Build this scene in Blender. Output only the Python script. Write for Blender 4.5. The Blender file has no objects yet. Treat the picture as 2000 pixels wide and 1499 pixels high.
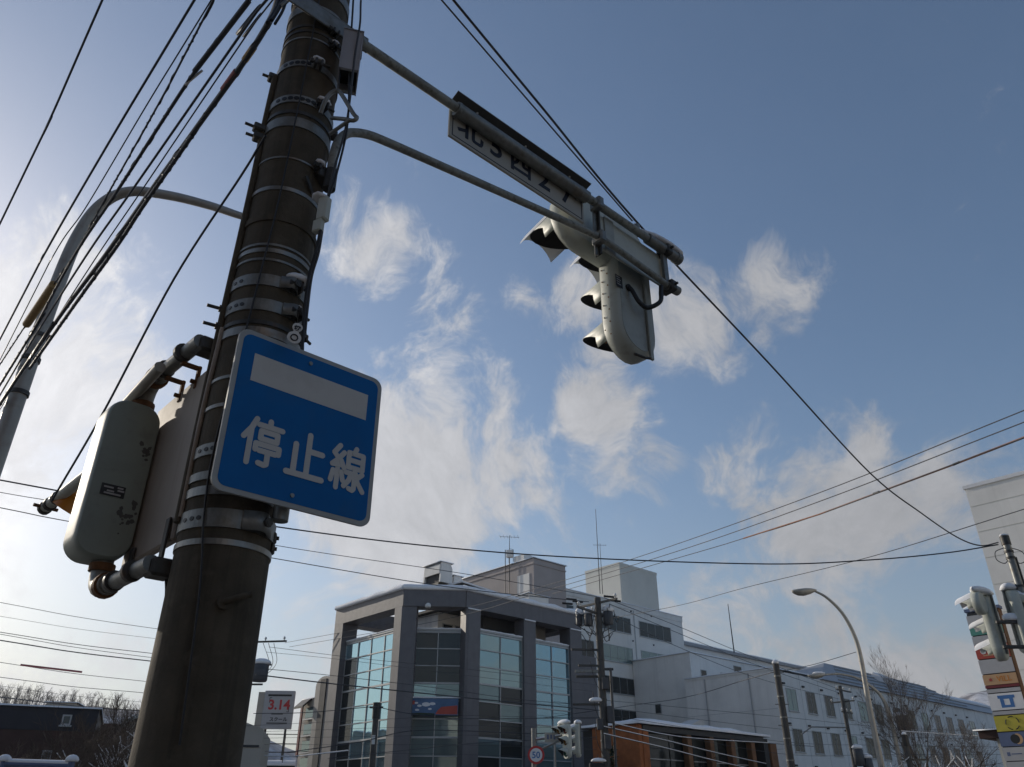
import bpy, bmesh, math, random
from mathutils import Vector, Matrix, noise as mnoise
R = math.radians
random.seed(7)
SC = bpy.context.scene
COL = SC.collection

# ------------------------------------------------------------------ camera, sky, sun, exposure
F_PX, PITCH, EYE = 1540.0, R(28.7), 1.6
cam_d = bpy.data.cameras.new('camera'); cam_d.sensor_width = 36; cam_d.lens = 36 * F_PX / 2000
cam_d.clip_start = 0.05; cam_d.clip_end = 8000
cam = bpy.data.objects.new('camera', cam_d); COL.objects.link(cam)
cam.location = (0, 0, EYE); cam.rotation_euler = (R(90) + PITCH, 0, 0)
SC.camera = cam

SUN_AZ, SUN_EL = R(-51), R(20)           # azimuth from +Y towards +X
SUN_DIR = Vector((math.sin(SUN_AZ) * math.cos(SUN_EL), math.cos(SUN_AZ) * math.cos(SUN_EL), math.sin(SUN_EL)))
w = bpy.data.worlds.new('World'); SC.world = w; w.use_nodes = True
def build_world():
    nt = w.node_tree; N = nt.nodes; L = nt.links; N.clear()
    out = N.new('ShaderNodeOutputWorld'); bg = N.new('ShaderNodeBackground'); L.new(bg.outputs[0], out.inputs[0])
    sky = N.new('ShaderNodeTexSky'); sky.sky_type = 'NISHITA'; sky.sun_disc = False
    sky.sun_elevation = SUN_EL; sky.sun_rotation = SUN_AZ; sky.altitude = 50
    sky.air_density = 1.0; sky.dust_density = 0.9; sky.ozone_density = 1.6
    tc = N.new('ShaderNodeTexCoord')
    def math_(op, a, b=None, c=None, clamp=False):
        n = N.new('ShaderNodeMath'); n.operation = op; n.use_clamp = clamp
        for i, x in enumerate((a, b, c)):
            if x is None: continue
            if isinstance(x, (int, float)): n.inputs[i].default_value = x
            else: L.new(x, n.inputs[i])
        return n.outputs[0]
    def dot(v):
        n = N.new('ShaderNodeVectorMath'); n.operation = 'DOT_PRODUCT'; L.new(tc.outputs['Generated'], n.inputs[0])
        n.inputs[1].default_value = v; return n.outputs['Value']
    def noise_(scale, detail, rough, dist=0.0, off=(0, 0, 0), sc=(1, 1, 1)):
        mp = N.new('ShaderNodeMapping'); mp.inputs['Location'].default_value = off; mp.inputs['Scale'].default_value = sc
        L.new(warped, mp.inputs[0])
        n = N.new('ShaderNodeTexNoise'); n.inputs['Scale'].default_value = scale; n.inputs['Detail'].default_value = detail
        n.inputs['Roughness'].default_value = rough; n.inputs['Distortion'].default_value = dist
        L.new(mp.outputs[0], n.inputs['Vector']); return n.outputs['Fac']
    wn = N.new('ShaderNodeTexNoise'); wn.inputs['Scale'].default_value = 3.2; wn.inputs['Detail'].default_value = 4; L.new(tc.outputs['Generated'], wn.inputs['Vector'])
    wv = N.new('ShaderNodeVectorMath'); wv.operation = 'MULTIPLY_ADD'; L.new(wn.outputs['Color'], wv.inputs[0]); wv.inputs[1].default_value = (.30, .30, .30); L.new(tc.outputs['Generated'], wv.inputs[2])
    warped = wv.outputs[0]
    # cumulus fields: each cloud bank stands in its own direction of the sky
    banks = CLOUDS
    acc = None
    for (d, rad, wt) in banks:
        k = math.cos(R(rad))
        v = math_('SUBTRACT', dot(d), k); v = math_('DIVIDE', v, 1 - k, clamp=True); v = math_('MULTIPLY', v, wt)
        acc = v if acc is None else math_('MAXIMUM', acc, v)
    sep = N.new('ShaderNodeSeparateXYZ'); L.new(tc.outputs['Generated'], sep.inputs[0])
    low = math_('MULTIPLY_ADD', sep.outputs['Z'], -2.0, 1.0, clamp=True)           # more cloud near the horizon
    low = math_('MULTIPLY', low, 0.95)
    acc = math_('MAXIMUM', acc, low)
    n1 = noise_(5.2, 10, 0.64, 0.0, (3.1, 0.4, 1.7), (1, 1, 0.8)); n2 = noise_(15, 9, 0.68, 0.0, (0.2, 5.0, 2.0), (1, 1, 0.8))
    nn = math_('ADD', math_('MULTIPLY', n1, 0.68), math_('MULTIPLY', n2, 0.32))
    dens = math_('ADD', math_('MULTIPLY_ADD', nn, 6.2, -3.60), math_('MULTIPLY', acc, 1.3))
    dens = math_('MULTIPLY', dens, 1.0, clamp=True)
    sm = N.new('ShaderNodeMapRange'); sm.interpolation_type = 'SMOOTHSTEP'; L.new(dens, sm.inputs[0])
    sm.inputs[1].default_value = 0.04; sm.inputs[2].default_value = 0.95; sm.inputs[3].default_value = 0.03; sm.inputs[4].default_value = 0.92
    # sunlit cloud colour: brighter where the line of sight runs towards the sun (forward scattering)
    sd = math_('MULTIPLY_ADD', dot(SUN_DIR), 0.5, 0.5, clamp=True)
    fw = math_('POWER', sd, 7.0)
    br = math_('MULTIPLY_ADD', fw, CLOUD_FWD, CLOUD_BASE)
    shade = math_('MULTIPLY_ADD', n2, 0.8, 0.62)
    br = math_('MULTIPLY', br, shade)
    comb = N.new('ShaderNodeCombineColor')
    L.new(math_('MULTIPLY', br, 1.0), comb.inputs[0]); L.new(br, comb.inputs[1]); L.new(math_('MULTIPLY', br, 1.03), comb.inputs[2])
    mix = N.new('ShaderNodeMix'); mix.data_type = 'RGBA'; L.new(sm.outputs[0], mix.inputs[0])
    gam = N.new('ShaderNodeHueSaturation'); gam.inputs['Saturation'].default_value = SKY_SAT; gam.inputs['Value'].default_value = 1.0
    L.new(sky.outputs[0], gam.inputs['Color'])
    L.new(comb.outputs[0], mix.inputs[7])
    # pale winter haze over the horizon
    hz = math_('MULTIPLY_ADD', sep.outputs['Z'], -2.1, 1.0, clamp=True); hz = math_('MULTIPLY', math_('POWER', hz, 2.0), 0.88)
    hb = math_('MULTIPLY_ADD', math_('POWER', sd, 5.0), HAZE_FWD, HAZE_BASE)
    hc = N.new('ShaderNodeCombineColor'); L.new(math_('MULTIPLY', hb, .97), hc.inputs[0]); L.new(hb, hc.inputs[1]); L.new(math_('MULTIPLY', hb, 1.06), hc.inputs[2])
    mh = N.new('ShaderNodeMix'); mh.data_type = 'RGBA'; L.new(hz, mh.inputs[0]); L.new(gam.outputs[0], mh.inputs[6]); L.new(hc.outputs[0], mh.inputs[7])
    L.new(mh.outputs[2], mix.inputs[6])
    L.new(mix.outputs[2], bg.inputs[0]); bg.inputs[1].default_value = SKY_STR
HAZE_BASE, HAZE_FWD = 2.2, 1.3
SKY_STR, SKY_SAT, CLOUD_BASE, CLOUD_FWD = 0.108, 1.08, 3.1, 4.3

def ray(u, v):
    x = (u - 1000) / F_PX; y = (749.5 - v) / F_PX
    return Vector((x, math.cos(PITCH) - y * math.sin(PITCH), math.sin(PITCH) + y * math.cos(PITCH)))
def at_z(u, v, z): d = ray(u, v); return Vector((0, 0, EYE)) + d * ((z - EYE) / d.z)
def at_y(u, v, Y): d = ray(u, v); return Vector((0, 0, EYE)) + d * (Y / d.y)
def skydir(u, v): return tuple(ray(u, v).normalized())
CLOUDS = [(skydir(40, 690), 12, .85), (skydir(230, 740), 9, .70), (skydir(60, 900), 10, .55), (skydir(220, 1060), 8, .55), (skydir(830, 900), 10, 1.35), (skydir(920, 920), 7, 1.2), (skydir(760, 990), 9, 1.2), (skydir(620, 930), 8, .9),
          (skydir(745, 500), 4.5, 1.0), (skydir(850, 570), 5.5, .60), (skydir(700, 440), 4, .55), (skydir(1180, 815), 5, .95), (skydir(1225, 900), 5.5, .95), (skydir(1250, 970), 4, .8), (skydir(1330, 610), 6, .85), (skydir(1510, 560), 5.5, .95), (skydir(1380, 690), 4, .6),
          (skydir(1140, 570), 4, .6), (skydir(1010, 570), 3.2, .42), (skydir(1190, 690), 3, .6), (skydir(1560, 960), 9, .95), (skydir(1700, 1000), 10, .95), (skydir(1850, 960), 9, .9), (skydir(1400, 1180), 9, .9), (skydir(1650, 1180), 10, .85), (skydir(1800, 1320), 10, 1.0), (skydir(1960, 930), 7, .7), (skydir(200, 1200), 10, .5),
          ((-0.9, -0.35, 0.35), 22, .6), ((-0.3, -0.9, 0.4), 18, .55), ((0.7, -0.6, 0.35), 22, .6), ((0.95, 0.1, 0.3), 16, .5), ((0.1, -0.7, 0.75), 16, .45)]
build_world()
sun_d = bpy.data.lights.new('sun', 'SUN'); sun_d.energy = 2.6; sun_d.angle = R(0.6); sun_d.color = (1.0, 0.90, 0.76)
sun = bpy.data.objects.new('sun', sun_d); COL.objects.link(sun); sun.location = (-20, 12, 30)
sun.rotation_euler = (-SUN_DIR).to_track_quat('-Z', 'Y').to_euler()
vs = SC.view_settings; vs.view_transform = 'Standard'; vs.look = 'None'; vs.gamma = 1.0; vs.exposure = 0.12
vs.use_curve_mapping = False

# ------------------------------------------------------------------ street grid: e1 runs right and away, e2 left and away
TH = R(42.5)
def GA(a, b, z=0.0): return Vector((a * math.cos(TH) - b * math.sin(TH), a * math.sin(TH) + b * math.cos(TH), z))

# ------------------------------------------------------------------ helpers
class MB:
    def __init__(s): s.v = []; s.f = []; s.m = []; s.sm = []; s.mi = 0; s.smooth = False
    def add(s, vs_, fs, smooth=None):
        o = len(s.v); s.v += [tuple(x) for x in vs_]
        for f in fs: s.f.append(tuple(i + o for i in f)); s.m.append(s.mi); s.sm.append(s.smooth if smooth is None else smooth)
    def box(s, c, d, rot=None, ch=0.0):
        hx, hy, hz = d[0] / 2, d[1] / 2, d[2] / 2
        if ch > 0:
            ch = min(ch, hx * .9, hy * .9, hz * .9); pts = []; idx = {}
            for sx in (-1, 1):
                for sy in (-1, 1):
                    for sz in (-1, 1):
                        for k in range(3):
                            q = [sx * hx, sy * hy, sz * hz]
                            for j in range(3):
                                if j != k: q[j] -= (sx, sy, sz)[j] * ch
                            idx[(sx, sy, sz, k)] = len(pts); pts.append(Vector(q))
            fs = []
            for k in range(3):
                for sg in (-1, 1):
                    o1, o2 = [j for j in range(3) if j != k]
                    def g(p, q):
                        t = [0, 0, 0]; t[k] = sg; t[o1] = p; t[o2] = q; return idx[(t[0], t[1], t[2], k)]
                    q = [g(-1, -1), g(1, -1), g(1, 1), g(-1, 1)]
                    if (sg > 0) == (k == 1): q.reverse()
                    fs.append(q)
            for k in range(3):          # edge chamfers along axis k
                o1, o2 = [j for j in range(3) if j != k]
                for p in (-1, 1):
                    for q in (-1, 1):
                        def g(sg, kk):
                            t = [0, 0, 0]; t[k] = sg; t[o1] = p; t[o2] = q; return idx[(t[0], t[1], t[2], kk)]
                        fs.append([g(-1, o1), g(1, o1), g(1, o2), g(-1, o2)])
            for sx in (-1, 1):
                for sy in (-1, 1):
                    for sz in (-1, 1): fs.append([idx[(sx, sy, sz, k)] for k in range(3)])
        else:
            pts = [Vector((x * hx, y * hy, z * hz)) for x in (-1, 1) for y in (-1, 1) for z in (-1, 1)]
            fs = [(0, 1, 3, 2), (4, 6, 7, 5), (0, 4, 5, 1), (2, 3, 7, 6), (0, 2, 6, 4), (1, 5, 7, 3)]
        if rot is not None:
            if isinstance(rot, (int, float)): rot = Matrix.Rotation(rot, 3, 'Z')
            pts = [rot @ q for q in pts]
        cc = Vector(c); s.add([q + cc for q in pts], fs)
        return s
    def bb(s, x0, x1, y0, y1, z0, z1, ch=0.0):
        return s.box(((x0 + x1) / 2, (y0 + y1) / 2, (z0 + z1) / 2), (abs(x1 - x0), abs(y1 - y0), abs(z1 - z0)), None, ch)
    def tube(s, path, r, n=8, caps=True, smooth=True, closed=False):
        path = [Vector(q) for q in path]; m = len(path)
        if not isinstance(r, (list, tuple)): r = [r] * m
        T = []
        for i in range(m):
            if closed: t = path[(i + 1) % m] - path[i - 1]
            else: t = path[min(i + 1, m - 1)] - path[max(i - 1, 0)]
            T.append(t.normalized() if t.length > 1e-9 else Vector((0, 0, 1)))
        up = Vector((0, 0, 1)) if abs(T[0].z) < .9 else Vector((1, 0, 0))
        nrm = T[0].cross(up).normalized(); pts = []
        for i in range(m):
            nrm = (nrm - T[i] * nrm.dot(T[i])); nrm = nrm.normalized() if nrm.length > 1e-6 else T[i].orthogonal().normalized()
            bn = T[i].cross(nrm)
            for k in range(n):
                an = 2 * math.pi * k / n; pts.append(path[i] + (nrm * math.cos(an) + bn * math.sin(an)) * r[i])
        fs = []
        rng = m if closed else m - 1
        for i in range(rng):
            j = (i + 1) % m
            for k in range(n):
                k2 = (k + 1) % n; fs.append((i * n + k, i * n + k2, j * n + k2, j * n + k))
        s.add(pts, fs, smooth)
        if caps and not closed:
            s.add(pts[:n], [tuple(range(n))[::-1]], False); s.add(pts[-n:], [tuple(range(n))], False)
        return s
    def ring(s, c, r, h, t=0.004, n=40, a0=0.0, a1=2 * math.pi, r1=None):
        """flat strap round a vertical axis: outer radius r+t, height h"""
        full = abs(a1 - a0 - 2 * math.pi) < 1e-6; m = n if full else n + 1; pts = []
        r1 = r if r1 is None else r1
        for k in range(m):
            an = a0 + (a1 - a0) * k / n; cx, cy = math.cos(an), math.sin(an)
            for (rr, z) in ((r, -h / 2), (r + t, -h / 2), (r1 + t, h / 2), (r1, h / 2)): pts.append((c[0] + cx * rr, c[1] + cy * rr, c[2] + z))
        fs = []
        for k in range(n):
            j = (k + 1) % m
            for q in range(4):
                q2 = (q + 1) % 4; fs.append((k * 4 + q, j * 4 + q, j * 4 + q2, k * 4 + q2))
        s.add(pts, fs, False)
        for i in range(len(s.sm) - len(fs), len(s.sm)): pass
        return s
    def prism(s, poly, f, t0, t1, smooth_side=False):
        """poly: 2-D outline; f(x, y, t) -> 3-D; extruded from t0 to t1"""
        n = len(poly); pts = [f(x, y, t0) for x, y in poly] + [f(x, y, t1) for x, y in poly]
        s.add(pts, [(i, (i + 1) % n, n + (i + 1) % n, n + i) for i in range(n)], smooth_side)
        s.add(pts[:n], [tuple(range(n))[::-1]], False); s.add(pts[n:], [tuple(range(n))], False)
        return s
    def loft(s, rings, smooth=True, cap0=True, cap1=True):
        n = len(rings[0]); pts = [q for r_ in rings for q in r_]
        s.add(pts, [(i * n + k, i * n + (k + 1) % n, (i + 1) * n + (k + 1) % n, (i + 1) * n + k) for i in range(len(rings) - 1) for k in range(n)], smooth)
        if cap0: s.add(rings[0], [tuple(range(n))[::-1]], False)
        if cap1: s.add(rings[-1], [tuple(range(n))], False)
        return s
    def lump(s, c, d, seed=0, n=10, m=6, flat=-0.35, rot=0.0):
        """soft snow lump, flat underneath"""
        rnd = random.Random(seed); ph = [rnd.uniform(0, 6.28) for _ in range(4)]; rings = []
        for i in range(m + 1):
            el = -math.pi / 2 + math.pi * i / m; r_ = []
            for k in range(n):
                an = 2 * math.pi * k / n; wob = 1 + .13 * math.sin(2 * an + ph[0]) + .09 * math.sin(3 * an + ph[1]) + .06 * math.sin(5 * an + 2 * el + ph[2])
                x = math.cos(an) * math.cos(el) * wob * d[0]; y = math.sin(an) * math.cos(el) * wob * d[1]; z = max(math.sin(el), flat) * d[2]
                xr = x * math.cos(rot) - y * math.sin(rot); yr = x * math.sin(rot) + y * math.cos(rot)
                r_.append((c[0] + xr, c[1] + yr, c[2] + z - flat * d[2]))
            rings.append(r_)
        return s.loft(rings, True, False, False)
    def build(s, name, mat, parent=None):
        me = bpy.data.meshes.new(name); me.from_pydata(s.v, [], s.f)
        mats = mat if isinstance(mat, (list, tuple)) else [mat]
        for x in mats: me.materials.append(M[x])
        me.polygons.foreach_set('use_smooth', s.sm); me.polygons.foreach_set('material_index', s.m)
        bm = bmesh.new(); bm.from_mesh(me); bmesh.ops.recalc_face_normals(bm, faces=bm.faces); bm.to_mesh(me); bm.free()
        me.update()
        return link(name, me, parent)
def link(name, me, parent=None):
    o = bpy.data.objects.new(name, me); COL.objects.link(o)
    if parent is not None: o.parent = parent
    return o
def tag(o, label, cat, group=None):
    o['label'] = label; o['category'] = cat
    if group: o['group'] = group
    return o
def thing(name, label, cat, loc=(0, 0, 0), rz=0.0, group=None):
    o = bpy.data.objects.new(name, None); o.empty_display_size = .2; COL.objects.link(o)
    o.location = loc; o.rotation_euler = (0, 0, rz); return tag(o, label, cat, group)
def struct(o): o['kind'] = 'structure'; return o
def part(name, mat, parent, fn, label=None):
    m = MB(); fn(m); o = m.build(name, mat, parent)
    if label: o['label'] = label
    return o
def to_local(root, P):
    return Matrix.Rotation(-root.rotation_euler.z, 3, 'Z') @ (Vector(P) - root.location)
def smooth_path(pts, k=8):
    pts = [Vector(q) for q in pts]
    if len(pts) < 3: return [pts[0].lerp(pts[-1], i / k) for i in range(k + 1)]
    P = [pts[0] * 2 - pts[1]] + pts + [pts[-1] * 2 - pts[-2]]; out = []
    for i in range(1, len(P) - 2):
        a, b, c, d = P[i - 1:i + 3]
        for j in range(k):
            t = j / k; out.append(.5 * ((2 * b) + (c - a) * t + (2 * a - 5 * b + 4 * c - d) * t * t + (-a + 3 * b - 3 * c + d) * t ** 3))
    out.append(P[-2]); return out
def text_geo(body, size, depth=0.002, bold=0.0):
    """text as mesh data in the XY plane, centred"""
    cu = bpy.data.curves.new('letters', 'FONT'); cu.body = body; cu.size = size; cu.extrude = depth; cu.offset = bold
    cu.align_x = 'CENTER'; cu.align_y = 'CENTER'; cu.resolution_u = 3
    ob = bpy.data.objects.new('letters', cu); COL.objects.link(ob)
    me = bpy.data.meshes.new_from_object(ob.evaluated_get(bpy.context.evaluated_depsgraph_get()))
    bpy.data.objects.remove(ob); return me
def letters(name, body, size, mat, parent, mat4, depth=0.002, bold=0.0):
    me = text_geo(body, size, depth, bold); me.transform(mat4); me.materials.clear(); me.materials.append(M[mat])
    return link(name, me, parent)
def basis(o, x, y):
    """4x4 matrix: local X -> x, Y -> y, Z -> x cross y, origin o"""
    x = Vector(x).normalized(); y = Vector(y).normalized(); z = x.cross(y)
    return Matrix(((x.x, y.x, z.x, o[0]), (x.y, y.y, z.y, o[1]), (x.z, y.z, z.z, o[2]), (0, 0, 0, 1)))

# ------------------------------------------------------------------ materials
M = {}
def mat(name, col, rough=.6, metal=0.0, var=0.12, scale=8.0, bump=0.0, bscale=60.0, spec=0.5, streak=None, dirt=None, trans=0.0):
    m = bpy.data.materials.new(name); m.use_nodes = True; nt = m.node_tree; N = nt.nodes; L = nt.links
    b = N['Principled BSDF']; b.inputs['Roughness'].default_value = rough; b.inputs['Metallic'].default_value = metal
    b.inputs['Specular IOR Level'].default_value = spec
    tc = N.new('ShaderNodeTexCoord'); vec = tc.outputs['Object']
    def noise(sc_, det=5, stretch=None):
        n = N.new('ShaderNodeTexNoise'); n.inputs['Scale'].default_value = sc_; n.inputs['Detail'].default_value = det; n.inputs['Roughness'].default_value = .6
        if stretch:
            mp = N.new('ShaderNodeMapping'); mp.inputs['Scale'].default_value = stretch; L.new(vec, mp.inputs[0]); L.new(mp.outputs[0], n.inputs['Vector'])
        else: L.new(vec, n.inputs['Vector'])
        return n.outputs['Fac']
    def mixc(fac, a, c2):
        x = N.new('ShaderNodeMix'); x.data_type = 'RGBA'
        if isinstance(fac, float): x.inputs[0].default_value = fac
        else: L.new(fac, x.inputs[0])
        for i, q in ((6, a), (7, c2)):
            if isinstance(q, tuple): x.inputs[i].default_value = (*q[:3], 1)
            else: L.new(q, x.inputs[i])
        return x.outputs[2]
    def ramp(src, lo, hi):
        r_ = N.new('ShaderNodeMapRange'); r_.inputs[1].default_value = lo; r_.inputs[2].default_value = hi; L.new(src, r_.inputs[0]); return r_.outputs[0]
    c = mixc(ramp(noise(scale), .3, .7), tuple(x * (1 - var) for x in col), tuple(min(1, x * (1 + var)) for x in col))
    if streak:   # (colour, amount, horizontal scale, vertical scale): rain streaks
        scol, amt, hs, vsx = streak
        f = ramp(noise(1.0, 4, (hs, hs, vsx)), .52, .75); mm = N.new('ShaderNodeMath'); mm.operation = 'MULTIPLY'; L.new(f, mm.inputs[0]); mm.inputs[1].default_value = amt
        c = mixc(mm.outputs[0], c, scol)
    if dirt:     # (colour, amount, scale): blotches
        dcol, amt, ds = dirt
        f = ramp(noise(ds, 6), .55, .7); mm = N.new('ShaderNodeMath'); mm.operation = 'MULTIPLY'; L.new(f, mm.inputs[0]); mm.inputs[1].default_value = amt
        c = mixc(mm.outputs[0], c, dcol)
    L.new(c, b.inputs['Base Color'])
    rr = N.new('ShaderNodeMapRange'); L.new(noise(scale * 2.3), rr.inputs[0]); rr.inputs[3].default_value = max(0, rough - .1); rr.inputs[4].default_value = min(1, rough + .1)
    if rough > .12: L.new(rr.outputs[0], b.inputs['Roughness'])
    if bump > 0:
        bp = N.new('ShaderNodeBump'); bp.inputs['Strength'].default_value = bump; bp.inputs['Distance'].default_value = .01; L.new(noise(bscale, 6), bp.inputs['Height']); L.new(bp.outputs[0], b.inputs['Normal'])
    M[name] = m; return m
mat('concrete', (.088, .074, .054), .85, 0, .28, 5, .35, 130, .3, streak=((.030, .026, .020), .7, 14, .5), dirt=((.12, .105, .08), .5, 17))
mat('galv', (.23, .235, .225), .5, .55, .2, 20, .05, 90, dirt=((.16, .12, .08), .5, 9))
mat('galv_dark', (.07, .07, .067), .55, .45, .25, 18, .05, 80, dirt=((.13, .07, .035), .5, 12))
mat('strap', (.26, .26, .245), .42, .6, .2, 14, .05, 70, dirt=((.20, .11, .05), .6, 8))
mat('arm', (.29, .30, .275), .6, .15, .22, 9, .06, 60, streak=((.09, .085, .07), .75, 30, 30), dirt=((.08, .075, .06), .7, 24))
mat('sigpaint', (.50, .525, .47), .48, 0, .08, 7, .03, 50, dirt=((.24, .22, .17), .35, 14))
mat('sigback', (.36, .385, .36), .5, 0, .1, 5, .03, 50, dirt=((.20, .19, .16), .35, 9))
mat('pedgrey', (.27, .31, .28), .5, 0, .1, 5, .03, 40, dirt=((.12, .12, .10), .3, 12))
mat('board', (.33, .28, .235), .6, 0, .08, 4, .02, 40, streak=((.22, .17, .13), .4, 12, 1.2))
mat('black', (.012, .012, .013), .5, 0, .2, 12)
mat('rubber', (.02, .021, .024), .55, 0, .2, 20)
mat('cable', (.045, .05, .06), .55, 0, .25, 3)
mat('cable_grey', (.055, .058, .065), .5, 0, .2, 3)
mat('cable_orange', (.30, .13, .07), .6, 0, .25, 4)
mat('cable_red', (.33, .10, .10), .6, 0, .2, 14)
mat('cable_ochre', (.38, .24, .08), .6, 0, .2, 14)
mat('pole_far', (.075, .073, .07), .85, 0, .2, 3, .2, 60)
mat('rust', (.16, .075, .03), .8, .1, .4, 18, .2, 90)
mat('signblue', (.008, .135, .40), .5, 0, .07, 5, spec=.12, dirt=((.03, .13, .30), .35, 7))
mat('signwhite', (.58, .58, .56), .5, 0, .05, 3, spec=.15, dirt=((.40, .40, .38), .35, 6))
mat('signrim', (.36, .365, .35), .5, .1, .08, 8)
mat('plate', (.38, .37, .33), .5, 0, .06, 5, dirt=((.35, .32, .25), .3, 14))
mat('hood', (.09, .093, .09), .6, .1, .15, 9)
mat('navy', (.010, .013, .030), .5, 0, .1, 9)
mat('snow', (.83, .84, .86), .75, 0, .04, 6, .25, 14, .2)
mat('boxpaint', (.34, .34, .37), .5, 0, .06, 6, dirt=((.3, .28, .25), .3, 14))
mat('tagwhite', (.70, .70, .68), .5, 0, .06, 20)
mat('orange_lens', (.55, .20, .02), .35, 0, .1, 8)
mat('lampsteel', (.36, .345, .31), .5, .25, .12, 4, dirt=((.22, .19, .15), .4, 7))
mat('tile_grey', (.13, .128, .138), .55, 0, .1, 2.0, .1, 20, streak=((.09, .09, .095), .5, 2, .2))
mat('tile_light', (.26, .245, .225), .6, 0, .1, 2.5, .1, 20)
mat('wall_white', (.74, .72, .675), .75, 0, .06, .6, .05, 10, streak=((.45, .45, .45), .5, 1.2, .12))
mat('wall_cream', (.62, .61, .55), .75, 0, .05, .6, .05, 10)
mat('wall_pink', (.40, .36, .345), .8, 0, .07, .8, .05, 10)
mat('wall_dark', (.035, .037, .04), .7, 0, .2, .8)
mat('wall_beige', (.44, .40, .34), .75, 0, .08, .8)
mat('wall_siding', (.77, .755, .72), .7, 0, .06, .5, .04, 8, streak=((.60, .585, .55), .55, 1.6, .10), dirt=((.55, .54, .51), .4, .35))
mat('frame_alu', (.40, .41, .41), .45, .3, .08, 5)
mat('frame_dark', (.03, .032, .035), .5, .2, .1, 5)
mat('brick_orange', (.31, .10, .03), .8, 0, .25, 2.2, .15, 25)
mat('wood_post', (.17, .085, .04), .75, 0, .25, 2, .1, 20)
mat('roof_metal', (.30, .315, .34), .5, .3, .1, .7)
mat('asphalt', (.055, .055, .058), .85, 0, .25, 1.2, .3, 60)
mat('slush', (.22, .225, .24), .8, 0, .25, .7, .35, 12)
mat('paving', (.11, .11, .112), .8, 0, .2, 2, .3, 30)
mat('kerb', (.34, .34, .33), .85, 0, .15, 5, .2, 40)
mat('paint_white', (.72, .72, .70), .7, 0, .12, 6)
mat('bark', (.075, .06, .05), .9, 0, .3, 12, .3, 40)
mat('bark_pale', (.17, .14, .115), .9, 0, .3, 10, .3, 40)
mat('twig', (.075, .055, .042), .9, 0, .25, 3)
mat('evergreen', (.02, .04, .018), .8, 0, .4, 6)
mat('navywall', (.026, .026, .034), .7, 0, .15, 1)
mat('brownwall', (.055, .026, .02), .75, 0, .2, 1.5)
mat('white_panel', (.72, .72, .73), .5, 0, .03, 2)
mat('red_ink', (.50, .035, .035), .5, 0, .05, 4)
mat('red_sign', (.42, .06, .04), .5, 0, .06, 4)
mat('blue_sign', (.05, .16, .40), .5, 0, .06, 4)
mat('slate_sign', (.10, .135, .24), .5, 0, .06, 4)
mat('yellow_sign', (.50, .43, .05), .5, 0, .06, 4)
mat('peach_sign', (.52, .32, .17), .5, 0, .06, 4)
mat('maroon', (.16, .02, .025), .5, 0, .06, 4)
mat('teal_sign', (.08, .27, .22), .5, 0, .06, 4)
mat('grey_sign', (.42, .42, .43), .55, 0, .05, 4)
mat('banner_sky', (.07, .14, .26), .6, 0, .2, 1.2)
mat('dark_lens', (.02, .018, .016), .25, 0, .1, 5)
mat('red_lens', (.10, .02, .015), .25, 0, .1, 5)
mat('amber_lens', (.14, .07, .012), .25, 0, .1, 5)
mat('green_lens', (.012, .07, .05), .25, 0, .1, 5)
def glass(name, tint, metal, rough=.03, wav=.06):
    m = mat(name, tint, rough, metal, .06, .5, 0, 1)
    nt = m.node_tree; N = nt.nodes; L = nt.links; b = N['Principled BSDF']; tc = N.new('ShaderNodeTexCoord')
    n = N.new('ShaderNodeTexNoise'); n.inputs['Scale'].default_value = .55; n.inputs['Detail'].default_value = 2; L.new(tc.outputs['Object'], n.inputs['Vector'])
    bp = N.new('ShaderNodeBump'); bp.inputs['Strength'].default_value = wav; bp.inputs['Distance'].default_value = .15; L.new(n.outputs['Fac'], bp.inputs['Height']); L.new(bp.outputs[0], b.inputs['Normal'])
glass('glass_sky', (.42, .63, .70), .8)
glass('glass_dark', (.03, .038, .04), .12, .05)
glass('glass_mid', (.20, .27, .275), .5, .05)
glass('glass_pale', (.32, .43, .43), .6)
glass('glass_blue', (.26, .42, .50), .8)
mat('fin_red', (.20, .055, .05), .6, 0, .1, 4)
def woods_mat():
    m = bpy.data.materials.new('woods'); m.use_nodes = True; nt = m.node_tree; N = nt.nodes; L = nt.links; b = N['Principled BSDF']; b.inputs['Roughness'].default_value = .95
    tc = N.new('ShaderNodeTexCoord'); n = N.new('ShaderNodeTexNoise'); n.inputs['Scale'].default_value = .02; n.inputs['Detail'].default_value = 9; n.inputs['Roughness'].default_value = .7; L.new(tc.outputs['Object'], n.inputs['Vector'])
    r = N.new('ShaderNodeValToRGB'); r.color_ramp.elements[0].position = .42; r.color_ramp.elements[0].color = (.10, .095, .11, 1); r.color_ramp.elements[1].position = .62; r.color_ramp.elements[1].color = (.62, .62, .64, 1)
    L.new(n.outputs['Fac'], r.inputs[0]); L.new(r.outputs[0], b.inputs['Base Color']); M['woods'] = m
woods_mat()


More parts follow.
